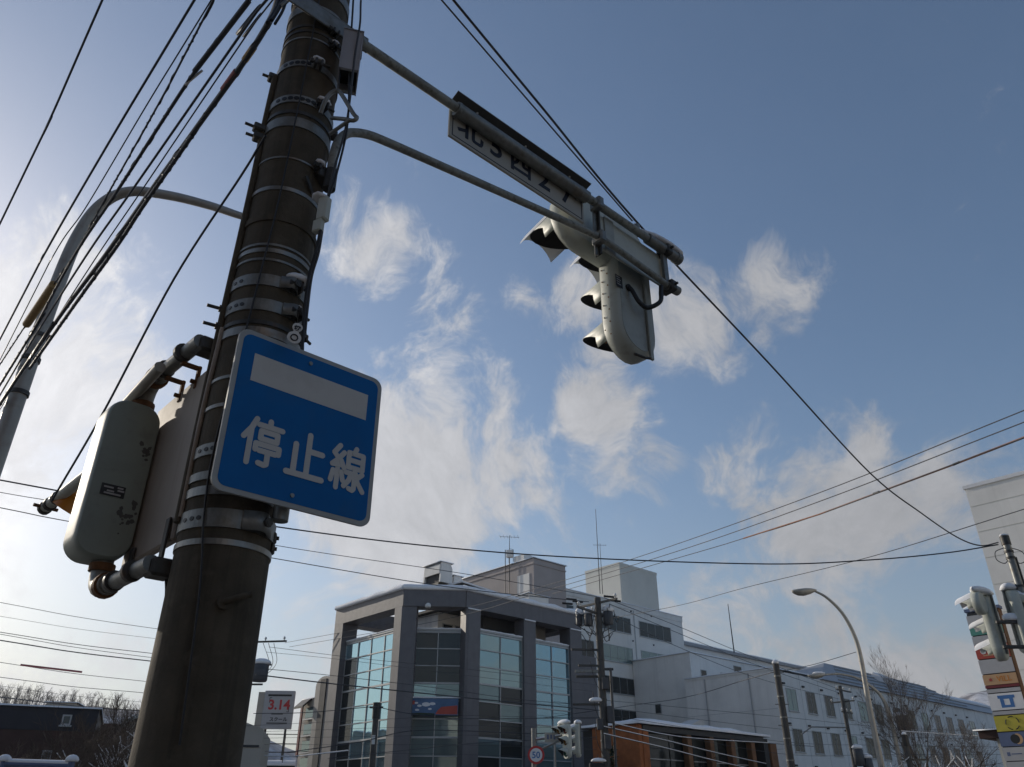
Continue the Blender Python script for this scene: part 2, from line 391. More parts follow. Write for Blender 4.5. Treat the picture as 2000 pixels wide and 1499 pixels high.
# ================================================================== THE SETTING
def sheet(name, mat_, pts, z):
    m = MB(); m.add([(p.x, p.y, z) for p in pts], [tuple(range(len(pts)))]); return struct(m.build(name, mat_))
sheet('ground', 'slush', [Vector((-1880, -290, 0)), Vector((1880, -290, 0)), Vector((1880, 1880, 0)), Vector((-1880, 1880, 0))], -.16)
sheet('road_main', 'asphalt', [GA(-80, 5.5), GA(160, 5.5), GA(160, 16.5), GA(-80, 16.5)], -.156)
sheet('road_cross', 'asphalt', [GA(2.4, -80), GA(15.5, -80), GA(15.5, 120), GA(2.4, 120)], -.152)
for i in range(7):
    sheet('crossing_stripe', 'paint_white', [GA(2.9 + i * 1.8, 18.0), GA(3.8 + i * 1.8, 18.0), GA(3.8 + i * 1.8, 21.0), GA(2.9 + i * 1.8, 21.0)], -.148)
for nm, (a0, a1, b0, b1) in {'pavement_near': (-60, 2.4, -60, 5.5), 'pavement_right': (15.5, 100, -60, 5.5), 'pavement_left': (-60, 2.4, 16.5, 100), 'pavement_far': (15.5, 130, 16.5, 100)}.items():
    m = MB()
    m.add([GA(a0, b0, 0), GA(a1, b0, 0), GA(a1, b1, 0), GA(a0, b1, 0), GA(a0, b0, -.2), GA(a1, b0, -.2), GA(a1, b1, -.2), GA(a0, b1, -.2)],
          [(0, 1, 2, 3), (0, 4, 5, 1), (1, 5, 6, 2), (2, 6, 7, 3), (3, 7, 4, 0)])
    o = struct(m.build(nm, 'paving'))
    ks = MB()
    ae = a1 + .07 if nm in ('pavement_near', 'pavement_left') else a0 - .07; be = b1 + .07 if nm in ('pavement_near', 'pavement_right') else b0 - .07
    aa0, aa1 = (a0, ae + .07) if ae > a1 - .1 and nm in ('pavement_near', 'pavement_left') else (ae - .07, a1)
    ks.box(GA((aa0 + aa1) / 2, be, -.09), (aa1 - aa0, .14, .19), TH, .015)
    bb0, bb1 = (b0, be - .08) if nm in ('pavement_near', 'pavement_right') else (be + .08, b1)
    ks.box(GA(ae, (bb0 + bb1) / 2, -.09), (bb1 - bb0, .14, .19), TH + R(90), .015)
    ks.build('kerb', 'kerb', o)

def hill(name, pts_uv, dist, depth, seed, jag=6.0):
    """a wooded ridge: skyline through the given directions, sloping down to both sides"""
    P = []
    for (u, v) in pts_uv:
        d = ray(u, v); h = Vector((d.x, d.y)).length; P.append(Vector((0, 0, EYE)) + d * (dist / h))
    P = smooth_path(P, 10); m = MB(); rows = []
    prof = [(-1.0, 0.0), (-.75, .28), (-.5, .55), (-.28, .78), (-.12, .93), (0, 1.0), (.2, .9), (.6, .5), (1.0, 0.0)]
    for i, q in enumerate(P):
        out = Vector((q.x, q.y, 0)).normalized(); row = []
        for (t, k) in prof:
            b = q + out * (t * depth); z = (q.z) * k - 1.0 * (k == 0)
            n = mnoise.noise(Vector((b.x * .012, b.y * .012, seed))) * jag * 2.2 + mnoise.noise(Vector((b.x * .06, b.y * .06, seed))) * jag
            row.append((b.x, b.y, z + n * (k > 0) * (.4 if t == 0 else 1)))
        rows.append(row)
    n = len(prof); m.add([q for r_ in rows for q in r_], [(i * n + k, i * n + k + 1, (i + 1) * n + k + 1, (i + 1) * n + k) for i in range(len(rows) - 1) for k in range(n - 1)], True)
    return struct(m.build(name, 'woods'))
hill('hill_right', [(1500, 1500), (1640, 1440), (1760, 1405), (1840, 1378), (1880, 1362), (1910, 1354), (1960, 1350), (2030, 1352), (2140, 1372), (2300, 1410), (2420, 1440)], 1300, 420, 3)
HL = hill('hill_left', [(-500, 1370), (-250, 1350), (-60, 1366), (60, 1385), (160, 1378), (260, 1388), (360, 1400), (480, 1440), (600, 1480)], 420, 160, 8, 2.0)
def ridge_woods():
    """far bare woods on the left ridge: one fringe of trunks and twigs"""
    m = MB(); rnd = random.Random(5)
    for i in range(1100):
        u = rnd.uniform(-300, 420); v = 1362 + max(0, (u - 60)) * .11 + rnd.uniform(0, 55)
        d = ray(u, v); h = Vector((d.x, d.y)).length; q = Vector((0, 0, EYE)) + d * (rnd.uniform(385, 415) / h)
        top = 2.5 + 4.5 * abs(mnoise.noise(Vector((u * .02, 0, 3)))) + rnd.uniform(0, 3.0); pth = [q - Vector((0, 0, 4)), q + Vector((rnd.uniform(-.6, .6), 0, top * .4)), q + Vector((rnd.uniform(-1.4, 1.4), 0, top))]
        m.tube(pth, [.14, .08, .03], 3, False)
        for k in range(8):
            b = pth[1].lerp(pth[2], rnd.uniform(-.8, .9)); e_ = b + Vector((rnd.uniform(-1.6, 1.6), 0, rnd.uniform(.5, 2.0))); m.tube([b, e_], [.05, .02], 3, False)
            for q_ in range(2): m.tube([b.lerp(e_, .5), b.lerp(e_, .5) + Vector((rnd.uniform(-1, 1), 0, rnd.uniform(.3, 1.2)))], [.03, .015], 3, False)
    o = m.build('ridge_woods', 'bark_pale'); o['kind'] = 'stuff'; o['label'] = 'hazy bare woods fringing the low ridge at left'; o['category'] = 'woods'
ridge_woods()

# ================================================================== MAIN UTILITY POLE
PO = Vector((-1.12, 3.0, 0))
def rp(z): return .1915 - .0062 * z                 # tapering shaft radius
pole = thing('utility_pole', 'thick dark concrete utility pole in the foreground wrapped in metal straps', 'utility pole', PO, TH)
def PL(u, v, Y): return to_local(pole, at_y(u, v, Y))
FRONT = R(-112)                                       # local bearing of the side that faces the camera
def on_pole(s, z, dr=0.0):
    an = FRONT + math.asin(max(-1, min(1, s))); r = rp(z) + dr; return Vector((r * math.cos(an), r * math.sin(an), z)), an
def zp(v):
    u = 627 - .1715 * v; return at_y(u, v, 2.83).z
m = MB(); NS = 56; rings = []
for i in range(61):
    z = -.1 + 12.1 * i / 60; rings.append([(rp(z) * math.cos(2 * math.pi * k / NS), rp(z) * math.sin(2 * math.pi * k / NS), z) for k in range(NS)])
m.loft(rings, True); m.build('shaft', 'concrete', pole)
bolt_me = None
def lug(z, s, size=.05, mat_='galv_dark', snow=0.0, seed=1):
    """clamp ears and bolt where a strap is drawn tight"""
    p, an = on_pole(s, z, .012); rot = Matrix.Rotation(an, 3, 'Z'); m = MB()
    m.box(p + rot @ Vector((.012, 0, 0)), (.045, .012, size), rot, .003)
    m.box(p + rot @ Vector((.012, .03, 0)), (.045, .012, size), rot, .003)
    c = p + rot @ Vector((.02, .015, 0)); m.tube([c + rot @ Vector((0, -.045, 0)), c + rot @ Vector((0, .06, 0))], .007, 8)
    m.tube([c + rot @ Vector((0, -.045, 0)), c + rot @ Vector((0, -.03, 0))], .014, 6, smooth=False)
    m.build('clamp_bolt', mat_, pole)
    if snow:
        ms = MB(); ms.lump(p + Vector((0, 0, size / 2)) + rot @ Vector((.012, .015, 0)), (.028 * snow, .04 * snow, .024 * snow), seed, rot=an); ms.build('snow_lump', 'snow', pole)
# v in the photograph, strap height, material, clamp side (None = none), holes, snow
STRAPS = [(-30, .07, 'strap', None, 0, 0), (14, .06, 'galv', None, 0, 0), (47, .018, 'galv_dark', .45, 0, 0), (57, .018, 'galv_dark', None, 0, 0), (71, .010, 'strap', .5, 0, .7),
          (121, .045, 'galv', .12, 5, .8), (191, .050, 'galv', .45, 8, .9), (216, .022, 'galv_dark', None, 0, 0), (236, .062, 'galv', None, 0, 0),
          (306, .010, 'strap', .62, 0, 1.0), (366, .022, 'strap', None, 0, 0), (424, .034, 'concrete', None, 0, 0), (477, .012, 'galv', None, 0, 0), (488, .022, 'strap', None, 0, 0),
          (506, .012, 'galv', None, 0, 0), (546, .058, 'galv', .5, 2, 1.25), (594, .058, 'galv', .62, 3, .5), (628, .020, 'galv_dark', .8, 0, .7), (646, .040, 'strap', None, 0, 0),
          (735, .014, 'strap', None, 0, 0), (790, .016, 'strap', None, 0, 0), (876, .05, 'galv', None, 6, 0), (928, .034, 'galv', None, 0, 0), (958, .036, 'strap', None, 0, 0),
          (1012, .072, 'galv', None, 3, 0), (1058, .022, 'strap', None, 0, 0)]
for i, (v, h, mt, sd, holes, sn) in enumerate(STRAPS):
    z = zp(v); m = MB(); m.ring((0, 0, z), rp(z) - .001, h, .006 if h < .03 else .008, 56)
    o = m.build('strap', mt, pole)
    if holes:
        mh = MB()
        for k in range(holes):
            s_ = (-.86 + .13 * k) if v > 500 else (-.75 + .17 * k); p, an = on_pole(s_, z, .0065); rot = Matrix.Rotation(an, 3, 'Z')
            n = 8; w_ = .009 if v > 500 else .012
            mh.prism([(w_ * 1.2 * math.cos(2 * math.pi * q / n), w_ * math.sin(2 * math.pi * q / n)) for q in range(n)], lambda x, y, t: p + rot @ Vector((t, x, y)), 0, .0025)
        mh.build('strap_hole', 'black', o)
    if sd is not None: lug(z, sd, max(h, .035), 'galv_dark', sn, i)
# folded strap tails with their loops (the two wide straps above the sign and the one below it)
for (v, s0, s1) in ((546, .2, .72), (594, .35, .8), (1012, .25, .85)):
    z = zp(v); m = MB(); pts = []
    a0 = FRONT + math.asin(s0); a1 = FRONT + math.asin(s1)
    for k in range(13):
        t = k / 12; an = a0 + (a1 - a0) * t; r = rp(z) + .010 + .03 * math.sin(math.pi * min(1, t * 1.1)) ** 2
        pts.append((r * math.cos(an), r * math.sin(an), an))
    h = .075 if v > 1000 else .06; q = []
    for (x, y, an) in pts:
        for dz, dr in ((-h / 2, 0), (h / 2, 0), (h / 2, .004), (-h / 2, .004)): q.append((x + dr * math.cos(an), y + dr * math.sin(an), z + dz))
    m.add(q, [(i * 4 + k, i * 4 + (k + 1) % 4, i * 4 + 4 + (k + 1) % 4, i * 4 + 4 + k) for i in range(12) for k in range(4)], True)
    m.build('strap_tail', 'galv', pole); p, an = on_pole(.62 if v > 1000 else s0 + .3, z, .045); rot = Matrix.Rotation(an, 3, 'Z')
    m = MB(); m.tube([p - rot @ Vector((.03, 0, 0)), p + rot @ Vector((.014, 0, 0))], .011, 8); m.tube([p + rot @ Vector((0, 0, 0)), p + rot @ Vector((.012, 0, 0))], .019, 6, smooth=False); m.build('strap_bolt', 'galv_dark', pole)
# studs sticking out on the left of the two wide straps
for v, nm in ((578, 0), (612, 1)):
    z = zp(v) - .02; p, an = on_pole(-.985, z, 0); d = Vector((math.cos(an), math.sin(an), 0)); m = MB()
    m.tube([p, p + d * .085], .008, 8); m.tube([p + d * .015, p + d * .034], .016, 6, smooth=False); m.build('stud_bolt', 'galv_dark', pole)
for v, s_, L_ in ((128, -.99, .05), (232, -.98, .07), (246, -.99, .06), (205, .99, .04), (1018, .99, .016), (1040, .99, .014)):
    z = zp(v); p, an = on_pole(s_, z, 0); d = Vector((math.cos(an), math.sin(an), 0)); rot = Matrix.Rotation(an, 3, 'Z'); m = MB()
    m.box(p + d * (L_ * .4), (L_, .05, .04), rot, .006); m.tube([p + d * L_ * .8, p + d * (L_ * 1.5)], .008, 8); m.build('clamp_ear', 'galv_dark', pole)
# cable duct down the left flank, earth wire down the front, service cables down the right flank
def flank(name, mat_, pts, r, dr):
    m = MB(); P = []
    for (s_, z) in pts: p, an = on_pole(s_, z, dr); P.append(p)
    m.tube(smooth_path(P, 5), r, 8); return m.build(name, mat_, pole)
flank('cable_duct', 'concrete', [(-.97, 5.05), (-.985, 4.7), (-.96, 4.3), (-.97, 3.8), (-.985, 3.45), (-.99, 3.1), (-.985, 2.8), (-.975, 2.58)], .016, .012)
flank('cable_duct', 'board', [(-.93, 3.45), (-.95, 3.3), (-.975, 3.1), (-.975, 2.8), (-.965, 2.6)], .010, .010)
flank('earth_wire', 'rubber', [(-.1, 5.9), (-.12, 5.2), (-.15, 4.6), (-.2, 4.1), (-.3, 3.7), (-.38, 3.4), (-.55, 2.9), (-.5, 2.6), (-.3, 2.3), (-.15, 1.8)], .004, .012)
m = MB(); m.tube(smooth_path([PL(692, -60, 2.82), PL(690, 0, 2.82), PL(683, 120, 2.82), PL(679, 240, 2.83), PL(660, 330, 2.84), PL(641, 388, 2.85)], 8), .0055, 6); m.build('service_cable', 'rubber', pole)
m = MB(); m.tube(smooth_path([PL(712, -60, 2.78), PL(705, 0, 2.78), PL(703, 48, 2.78), PL(693, 110, 2.8), PL(677, 240, 2.82), PL(650, 340, 2.84), PL(639, 390, 2.85)], 8), .0055, 6); m.build('service_cable', 'cable_grey', pole)
m = MB(); m.tube(smooth_path([PL(626, 450, 2.85), PL(618, 490, 2.86), PL(604, 540, 2.87), PL(597, 590, 2.87), PL(592, 640, 2.87), PL(590, 690, 2.87)], 8), .008, 6); m.build('service_cable', 'rubber', pole)
m = MB(); m.tube(smooth_path([PL(630, 448, 2.86), PL(622, 495, 2.87), PL(609, 540, 2.88), PL(601, 600, 2.88), PL(595, 660, 2.88)], 8), .006, 6); m.build('service_cable', 'cable_grey', pole)
# cables that turn into the pole at the very top left
for i, (u, v) in enumerate(((548, 0), (556, -5), (562, 2))):
    m = MB(); m.tube(smooth_path([PL(u - 25, v + 45, 2.8), PL(u - 8, v + 15, 2.85), PL(u + 6, v - 30, 2.9), PL(u + 22, v - 70, 2.95)], 6), .012 - .002 * i, 8); m.build('cable_end', 'rubber', pole)
m = MB(); m.tube(smooth_path([PL(548, 14, 2.85), PL(556, 6, 2.85), PL(566, 0, 2.88), PL(580, 10, 2.9)], 6), .012, 8); m.build('cable_hook', 'galv', pole)
# step-bolt socket low on the front
p, an = on_pole(.18, zp(1175), .0); rot = Matrix.Rotation(an, 3, 'Z'); m = MB()
m.tube([p - rot @ Vector((.01, 0, 0)), p + rot @ Vector((.014, 0, 0))], .026, 14); m.tube([p, p + rot @ Vector((.02, 0, 0)), p + rot @ Vector((.022, .055, .025)), p + rot @ Vector((.022, .085, .035))], .012, 8); m.build('step_socket', 'concrete', pole)
# slack spare band folded under a lug, pale patch of an old poster
p, an = on_pole(.6, zp(345), .008); rot = Matrix.Rotation(an, 3, 'Z'); m = MB(); m.box(p + rot @ Vector((.006, -.02, .0)), (.006, .018, .09), rot @ Matrix.Rotation(R(38), 3, 'X'), .001); m.build('strap_end', 'galv_dark', pole)
# triangular hanging loop and lower arm yoke
m = MB(); Y0 = 2.86
m.tube(smooth_path([PL(626, 222, 2.82), PL(634, 200, 2.80), PL(645, 184, 2.80), PL(658, 178, 2.80), PL(668, 186, 2.80), PL(690, 222, 2.80), PL(697, 230, 2.80), PL(690, 236, 2.80), PL(672, 233, 2.82), PL(648, 231, 2.86)], 4), .011, 8)
m.tube([PL(644, 262, 2.86), PL(682, 236, 2.80)], .010, 8)
m.build('hanger_loop', 'galv', pole)

# ------------------------------------------------------------------ boxes on the pole
jb = thing('junction_box', 'white steel junction box with open dark underside under the arm root', 'junction box', PO, TH)
c0 = to_local(jb, at_y(684, 122, 2.88)); an = R(-28)
rot = Matrix.Rotation(an, 3, 'Z'); m = MB(); hx, hy, hz = .048, .085, .15
for s_ in (-1, 1):
    m.box(c0 + rot @ Vector((s_ * hx, 0, 0)), (.005, hy * 2 + .005, hz * 2), rot); m.box(c0 + rot @ Vector((0, s_ * (hy - .0031), 0)), (hx * 2 - .006, .005, hz * 2 - .001), rot)
m.box(c0 + rot @ Vector((0, 0, hz)), (hx * 2 + .012, hy * 2 + .012, .006), rot)
m.build('casing', 'boxpaint', jb)
m = MB(); m.box(c0 + rot @ Vector((0, 0, -hz + .07)), (hx * 2 - .012, hy * 2 - .012, .006), rot); m.build('inner_plate', 'black', jb)
for s_ in (-1, 1):
    m = MB(); m.box(c0 + rot @ Vector((0, s_ * (hy - .012), -hz + .012)), (hx * 2 - .008, .014, .022), rot, .003); m.build('cable_gland', 'frame_alu', jb)
m = MB(); m.box(c0 + rot @ Vector((hx + .004, -.01, .05)), (.004, .03, .022), rot); m.build('maker_label', 'frame_dark', jb)
sb = thing('splice_box', 'small cream cable box hanging beside the pole below the curved arm', 'cable box', PO, TH)
c1 = to_local(sb, at_y(631, 420, 2.86)); m = MB(); m.box(c1 + Vector((0, 0, .03)), (.045, .055, .14), R(20), .008); m.build('upper_case', 'sigpaint', sb)
m = MB(); m.box(c1 + Vector((-.01, .01, -.07)), (.035, .05, .07), R(20), .006); m.build('lower_case', 'sigpaint', sb)
m = MB(); m.lump(c1 + Vector((-.015, .02, .098)), (.04, .045, .018), 3); m.build('snow_cap', 'snow', sb)

tg = thing('cable_tag', 'small white gourd-shaped plastic tag hung above the blue sign', 'cable tag', PO, TH)
ct = to_local(tg, at_y(577, 652, 2.74)); fx = Matrix.Rotation(R(-24), 3, 'Z') @ Vector((1, 0, 0)); fx = Vector((.9, -.25, 0)).normalized()
def tag_outline():
    ys = [.050 - .0995 * k / 17 for k in range(18)]; W_ = []
    for y in ys: W_.append(max(.020 ** 2 - (y - .030) ** 2, 0) ** .5 if y > .012 else max(max(.028 ** 2 - (y + .0222) ** 2, 0) ** .5, .010 if y > 0 else 0))
    return [(w_ + .0005, y) for w_, y in zip(W_, ys)] + [(-w_ - .0005, y) for w_, y in reversed(list(zip(W_, ys)))]
fn = Vector((fx.y, -fx.x, 0)); fn = fn if fn.dot(Vector((0, -1, 0))) > 0 else -fn
tl = Matrix.Rotation(R(-8), 3, fn)
m = MB(); m.prism(tag_outline(), lambda x, y, t: ct + tl @ (fx * x + Vector((0, 0, y))) + fn * t, 0, .006); m.build('tag_plate', 'tagwhite', tg)
letters('tag_letter', '切', .026, 'black', tg, basis(ct + fn * .0075 + tl @ Vector((0, 0, .022)), tl @ fx, tl @ Vector((0, 0, 1))), .001, .001)
m = MB(); m.tube([ct + tl @ (fx * (.014 * math.cos(k * .5236)) + Vector((0, 0, -.024 + .014 * math.sin(k * .5236)))) + fn * .008 for k in range(12)], .003, 5, closed=True); m.build('tag_emblem', 'black', tg)

# ================================================================== STOP-LINE SIGN  (faces -e2)
BS = -.265
sg = thing('stop_line_sign', 'square blue road sign with white bar and Japanese characters on the foreground pole', 'road sign', PO, TH)
X0, X1, Z0, Z1 = -.20, .48, 2.635, 3.325
def rrect(x0, x1, z0, z1, r, n=6):
    P = []
    for cx, cz, a0 in ((x1 - r, z1 - r, 0), (x0 + r, z1 - r, 90), (x0 + r, z0 + r, 180), (x1 - r, z0 + r, 270)):
        for k in range(n + 1): t = R(a0 + 90 * k / n); P.append((cx + r * math.cos(t), cz + r * math.sin(t)))
    return P
fb = lambda off: (lambda x, y, t: Vector((x, BS + off + t, y)))
m = MB(); m.prism(rrect(X0, X1, Z0, Z1, .045), fb(0), 0, .012); m.build('sign_panel', 'signrim', sg)
m = MB(); m.prism(rrect(X0 + .020, X1 - .020, Z0 + .020, Z1 - .020, .034), fb(-.0012), 0, .001); m.build('blue_field', 'signblue', sg)
m = MB(); m.prism([(X0 + .075, 3.105), (X1 - .068, 3.105), (X1 - .068, 3.228), (X0 + .075, 3.228)], fb(-.0024), 0, .001); m.build('white_bar', 'signwhite', sg)
STROKES = {
 '停': [[(.30, .98), (.20, .76), (.04, .54)], [(.20, .74), (.20, .02)], [(.65, 1.0), (.65, .88)], [(.37, .87), (.97, .87)], [(.45, .75), (.87, .75), (.87, .585), (.45, .585), (.45, .75)],
        [(.36, .33), (.36, .46), (.95, .46), (.95, .34)], [(.46, .325), (.87, .325)], [(.68, .325), (.68, .07), (.62, .04), (.48, .06)]],
 '止': [[(.55, .98), (.55, .06)], [(.55, .62), (.93, .62)], [(.20, .70), (.20, .06)], [(.03, .06), (.97, .06)]],
 '線': [[(.24, .98), (.09, .79), (.22, .68)], [(.37, .84), (.20, .64), (.06, .52)], [(.06, .52), (.36, .55)], [(.30, .64), (.40, .48)], [(.22, .52), (.22, .02)], [(.10, .38), (.05, .16)], [(.33, .38), (.39, .20)],
        [(.71, 1.0), (.66, .89)], [(.51, .88), (.93, .88), (.93, .545), (.51, .545), (.51, .88)], [(.51, .715), (.93, .715)], [(.72, .545), (.72, .08), (.68, .04), (.58, .06)],
        [(.46, .41), (.62, .41), (.56, .24), (.43, .09)], [(.94, .45), (.79, .33)], [(.74, .44), (.82, .24), (.98, .06)]]}
def stroke_mesh(m, pl, w_, off):
    k = 0
    for i in range(len(pl) - 1):
        (x0, y0), (x1, y1) = pl[i], pl[i + 1]; d = math.atan2(y1 - y0, x1 - x0); P = []
        for q in range(7): t = d + R(-90 + 30 * q); P.append((x1 + w_ * math.cos(t), y1 + w_ * math.sin(t)))
        for q in range(7): t = d + R(90 + 30 * q); P.append((x0 + w_ * math.cos(t), y0 + w_ * math.sin(t)))
        m.prism(P, fb(off - .00025 * (i % 2)), 0, .0012)
CW, CH = .165, .192
for i, ch in enumerate('停止線'):
    ox = X0 + .082 + i * .192; oz = 2.765; m = MB()
    for j, pl in enumerate(STROKES[ch]): stroke_mesh(m, [(ox + x * CW, oz + y * CH) for x, y in pl], .0112 if ch != '止' else .0122, -.0026 - .0005 * (j % 4))
    o = m.build('character', 'signwhite', sg)
for z in (2.80, 3.15):
    m = MB(); m.box(((X0 + X1) / 2, BS + .026, z), (.60, .025, .04), None, .004); m.build('stiffener', 'galv', sg)
m = MB(); m.tube([(.12, BS + .072, 2.60), (.12, BS + .072, 3.28)], .032, 18); m.build('sign_post', 'galv', sg)
for z in (2.75, 3.2):
    m = MB(); m.box((.075, BS + .10, z), (.16, .03, .05), None, .004); m.build('bracket', 'galv_dark', sg)
for (x, z) in ((.12, 3.275), (.12, 2.685)):
    m = MB(); m.tube([(x, BS - .0005, z), (x, BS - .006, z)], .009, 8); m.build('sign_bolt', 'galv', sg)

# ================================================================== TRAFFIC SIGNAL ON ITS ARMS
def head_outline(c0, c1, r, n=10):
    """capsule outline round two lamp centres (x, z)"""
    d = math.atan2(c1[1] - c0[1], c1[0] - c0[0]); P = []
    for k in range(n + 1): t = d - math.pi / 2 + math.pi * k / n; P.append((c1[0] + r * math.cos(t), c1[1] + r * math.sin(t)))
    for k in range(n + 1): t = d + math.pi / 2 + math.pi * k / n; P.append((c0[0] + r * math.cos(t), c0[1] + r * math.sin(t)))
    return P
def shrink(P, c0, c1, k):
    out = []
    for (x, z) in P:
        dx, dz = c1[0] - c0[0], c1[1] - c0[1]; L2 = dx * dx + dz * dz; t = max(0, min(1, ((x - c0[0]) * dx + (z - c0[1]) * dz) / L2)) if L2 > 0 else 0
        qx, qz = c0[0] + t * dx, c0[1] + t * dz; out.append((qx + (x - qx) * k, qz + (z - qz) * k))
    return out
def head_shell(parent, c0, c1, r, yb, yf, mat_, name='housing', back=1):
    """housing between back plane yb and front plane yf (lenses at yf); rounded back"""
    P = head_outline(c0, c1, r); s = 1 if yf > yb else -1; D = abs(yf - yb); rings = []
    for (t, k) in ((0, .80), (.06, .88), (.16, .95), (.32, .99), (.45, 1.0), (.93, 1.0), (.95, .985), (1.0, .985)):
        rings.append([(x, yb + s * D * t, z) for x, z in shrink(P, c0, c1, k)])
    m = MB(); m.loft(rings, True); return m.build(name, mat_, parent)
def visor(parent, c, r, y0, L, sgn, mats=('sigpaint', 'black'), drop=.10, snow=False, seed=0):
    """hood over a lens: thin half tube, longer on top, sagging forward"""
    n = 18; P = []; th = .004
    for k in range(n + 1):
        an = R(-28 + 236 * k / n); up = max(0, math.sin(an)); Lk = L * (.30 + .70 * up); dz = -drop * Lk / L * L
        for rr in (r, r - th):
            P.append((c[0] + rr * math.cos(an), y0, c[1] + rr * math.sin(an)))
            P.append((c[0] + rr * math.cos(an) * 1.02, y0 + sgn * Lk, c[1] + rr * math.sin(an) * 1.0 + dz))
    m = MB(); f1, f2, f3 = [], [], []
    for k in range(n):
        a, b = k * 4, k * 4 + 4; f1.append((a, a + 1, b + 1, b)); f2.append((a + 2, b + 2, b + 3, a + 3)); f3.append((a + 1, a + 3, b + 3, b + 1))
    f3 += [(0, 2, 3, 1), (n * 4, n * 4 + 1, n * 4 + 3, n * 4 + 2)]
    o = len(m.v); m.v += [tuple(q) for q in P]
    for f in f1 + f3: m.f.append(f); m.m.append(0); m.sm.append(True)
    for f in f2: m.f.append(f); m.m.append(1); m.sm.append(True)
    me = bpy.data.meshes.new('visor'); me.from_pydata(m.v, [], m.f)
    for x in mats: me.materials.append(M[x])
    me.polygons.foreach_set('material_index', m.m); me.polygons.foreach_set('use_smooth', m.sm); me.update()
    ob = link('visor', me, parent)
    if snow:
        ms = MB(); rings = []
        for t in (0, .12, .5, .88, 1.0):
            y = y0 + sgn * L * (.02 + .98 * t); zc = c[1] - drop * L * t; hgt = r * (.16 if .05 < t < .95 else .08); row = []
            for k in range(13):
                an = R(25 + 130 * k / 12); row.append((c[0] + (r + .004) * math.cos(an), y, zc + (r + .004) * math.sin(an)))
            for k in range(12, -1, -1):
                an = R(25 + 130 * k / 12); w_ = math.sin(math.pi * k / 12) ** .7; row.append((c[0] + (r + .004 + hgt * w_) * math.cos(an), y, zc + (r + .004 + hgt * w_) * math.sin(an)))
            rings.append(row)
        ms.loft(rings, True); ms.build('visor_snow', 'snow', ob)
    return ob
def lens(parent, c, r, y, sgn, mat_):
    m = MB(); rings = []
    for k in range(5):
        t = k / 4 * R(80); rings.append([(c[0] + r * math.cos(t) * math.cos(q * .3927), y + sgn * .02 * math.sin(t), c[1] + r * math.cos(t) * math.sin(q * .3927)) for q in range(16)])
    m.loft(rings, True); return m.build('lens', mat_, parent)

AB = -.2                                             # the arms run this far to the near side of the pole axis
ts = thing('traffic_signal', 'grey overhead traffic signal seen from behind on two long arms', 'traffic signal', PO, TH)
ZU = 5.415
m = MB(); m.tube([(.12, AB, ZU), (1.0, AB, ZU + .003), (2.0, AB, ZU), (3.02, AB, ZU)], .030, 16); m.build('upper_arm', 'arm', ts)
m = MB(); m.tube(smooth_path([(.118, AB, 4.36), (.118, AB, 4.50), (.130, AB, 4.61), (.163, AB, 4.69), (.208, AB, 4.737), (.298, AB, 4.784), (.43, AB, 4.815), (.74, AB, 4.872), (1.4, AB, 4.99), (2.05, AB, 5.10), (2.3, AB, 5.115), (2.93, AB, 5.075)], 6), .024, 16); m.build('lower_arm', 'arm', ts)
m = MB(); m.tube([(2.72, AB, ZU), (3.06, AB, ZU)], .042, 16); m.build('arm_sleeve', 'galv', ts)
m = MB(); m.tube([(3.06, AB, ZU), (3.11, AB, ZU)], .047, 16); m.build('arm_cap', 'galv', ts)
m = MB(); m.tube([(2.90, AB, 5.068), (3.04, AB, 5.083)], .036, 14); m.build('arm_cap', 'galv', ts)
m = MB(); m.box((-.02, AB + .01, ZU + .02), (.50, .012, .11), None, .003); m.box((-.02, AB + .04, ZU + .08), (.50, .07, .010), None, .003); m.build('root_channel', 'galv', ts)
m = MB(); m.box((.10, AB + .05, 4.38), (.09, .09, .05), None, .006); m.build('root_clamp', 'galv_dark', ts)
m = MB(); m.tube([(.118, AB, 4.29), (.118, AB, 4.41)], .032, 12); m.build('root_clamp', 'galv_dark', ts)
m = MB(); m.tube([(.09, AB + .04, 4.45), (.0, AB + .06, 4.33)], .009, 8); m.build('root_stay', 'galv', ts)
for a in (1.10, 1.62, 1.98):                          # cable ties round the upper arm
    m = MB(); n = 14; m.tube([(a + .012 * math.sin(q * 2 * math.pi / n), AB + .033 * math.cos(q * 2 * math.pi / n), ZU + .033 * math.sin(q * 2 * math.pi / n)) for q in range(n)], .004, 5, closed=True); m.build('cable_tie', 'rubber', ts)
LX, LXL, LZ = 2.69, 2.19, (5.40, 5.03, 4.66)
YB, YF = -.055, .085
cap = head_shell(ts, (LXL, LZ[0]), (LX, LZ[0]), .235, YB + .012, YF, 'sigpaint', 'lamp_crosspiece')
bod = head_shell(ts, (LX, LZ[2]), (LX, LZ[0] - .02), .225, YB - .012, YF - .004, 'sigpaint', 'housing')
m = MB(); m.prism(shrink(head_outline((LX, LZ[2]), (LX, LZ[0] - .12), .225), (LX, LZ[2]), (LX, LZ[0] - .12), .80), lambda x, y, t: (x, YB - .0125 + t, y), -.003, 0); m.build('back_cover', 'sigback', bod)
for (x, z, mt, sn) in ((LXL, LZ[0], 'amber_lens', True), (LX, LZ[0], 'red_lens', True), (LX, LZ[1], 'amber_lens', False), (LX, LZ[2], 'green_lens', False)):
    lens(ts, (x, z), .155, YF + .002, 1, mt); visor(ts, (x, z), .180, YF, .38 if x < 2.5 else .34, 1, drop=.27, snow=sn)
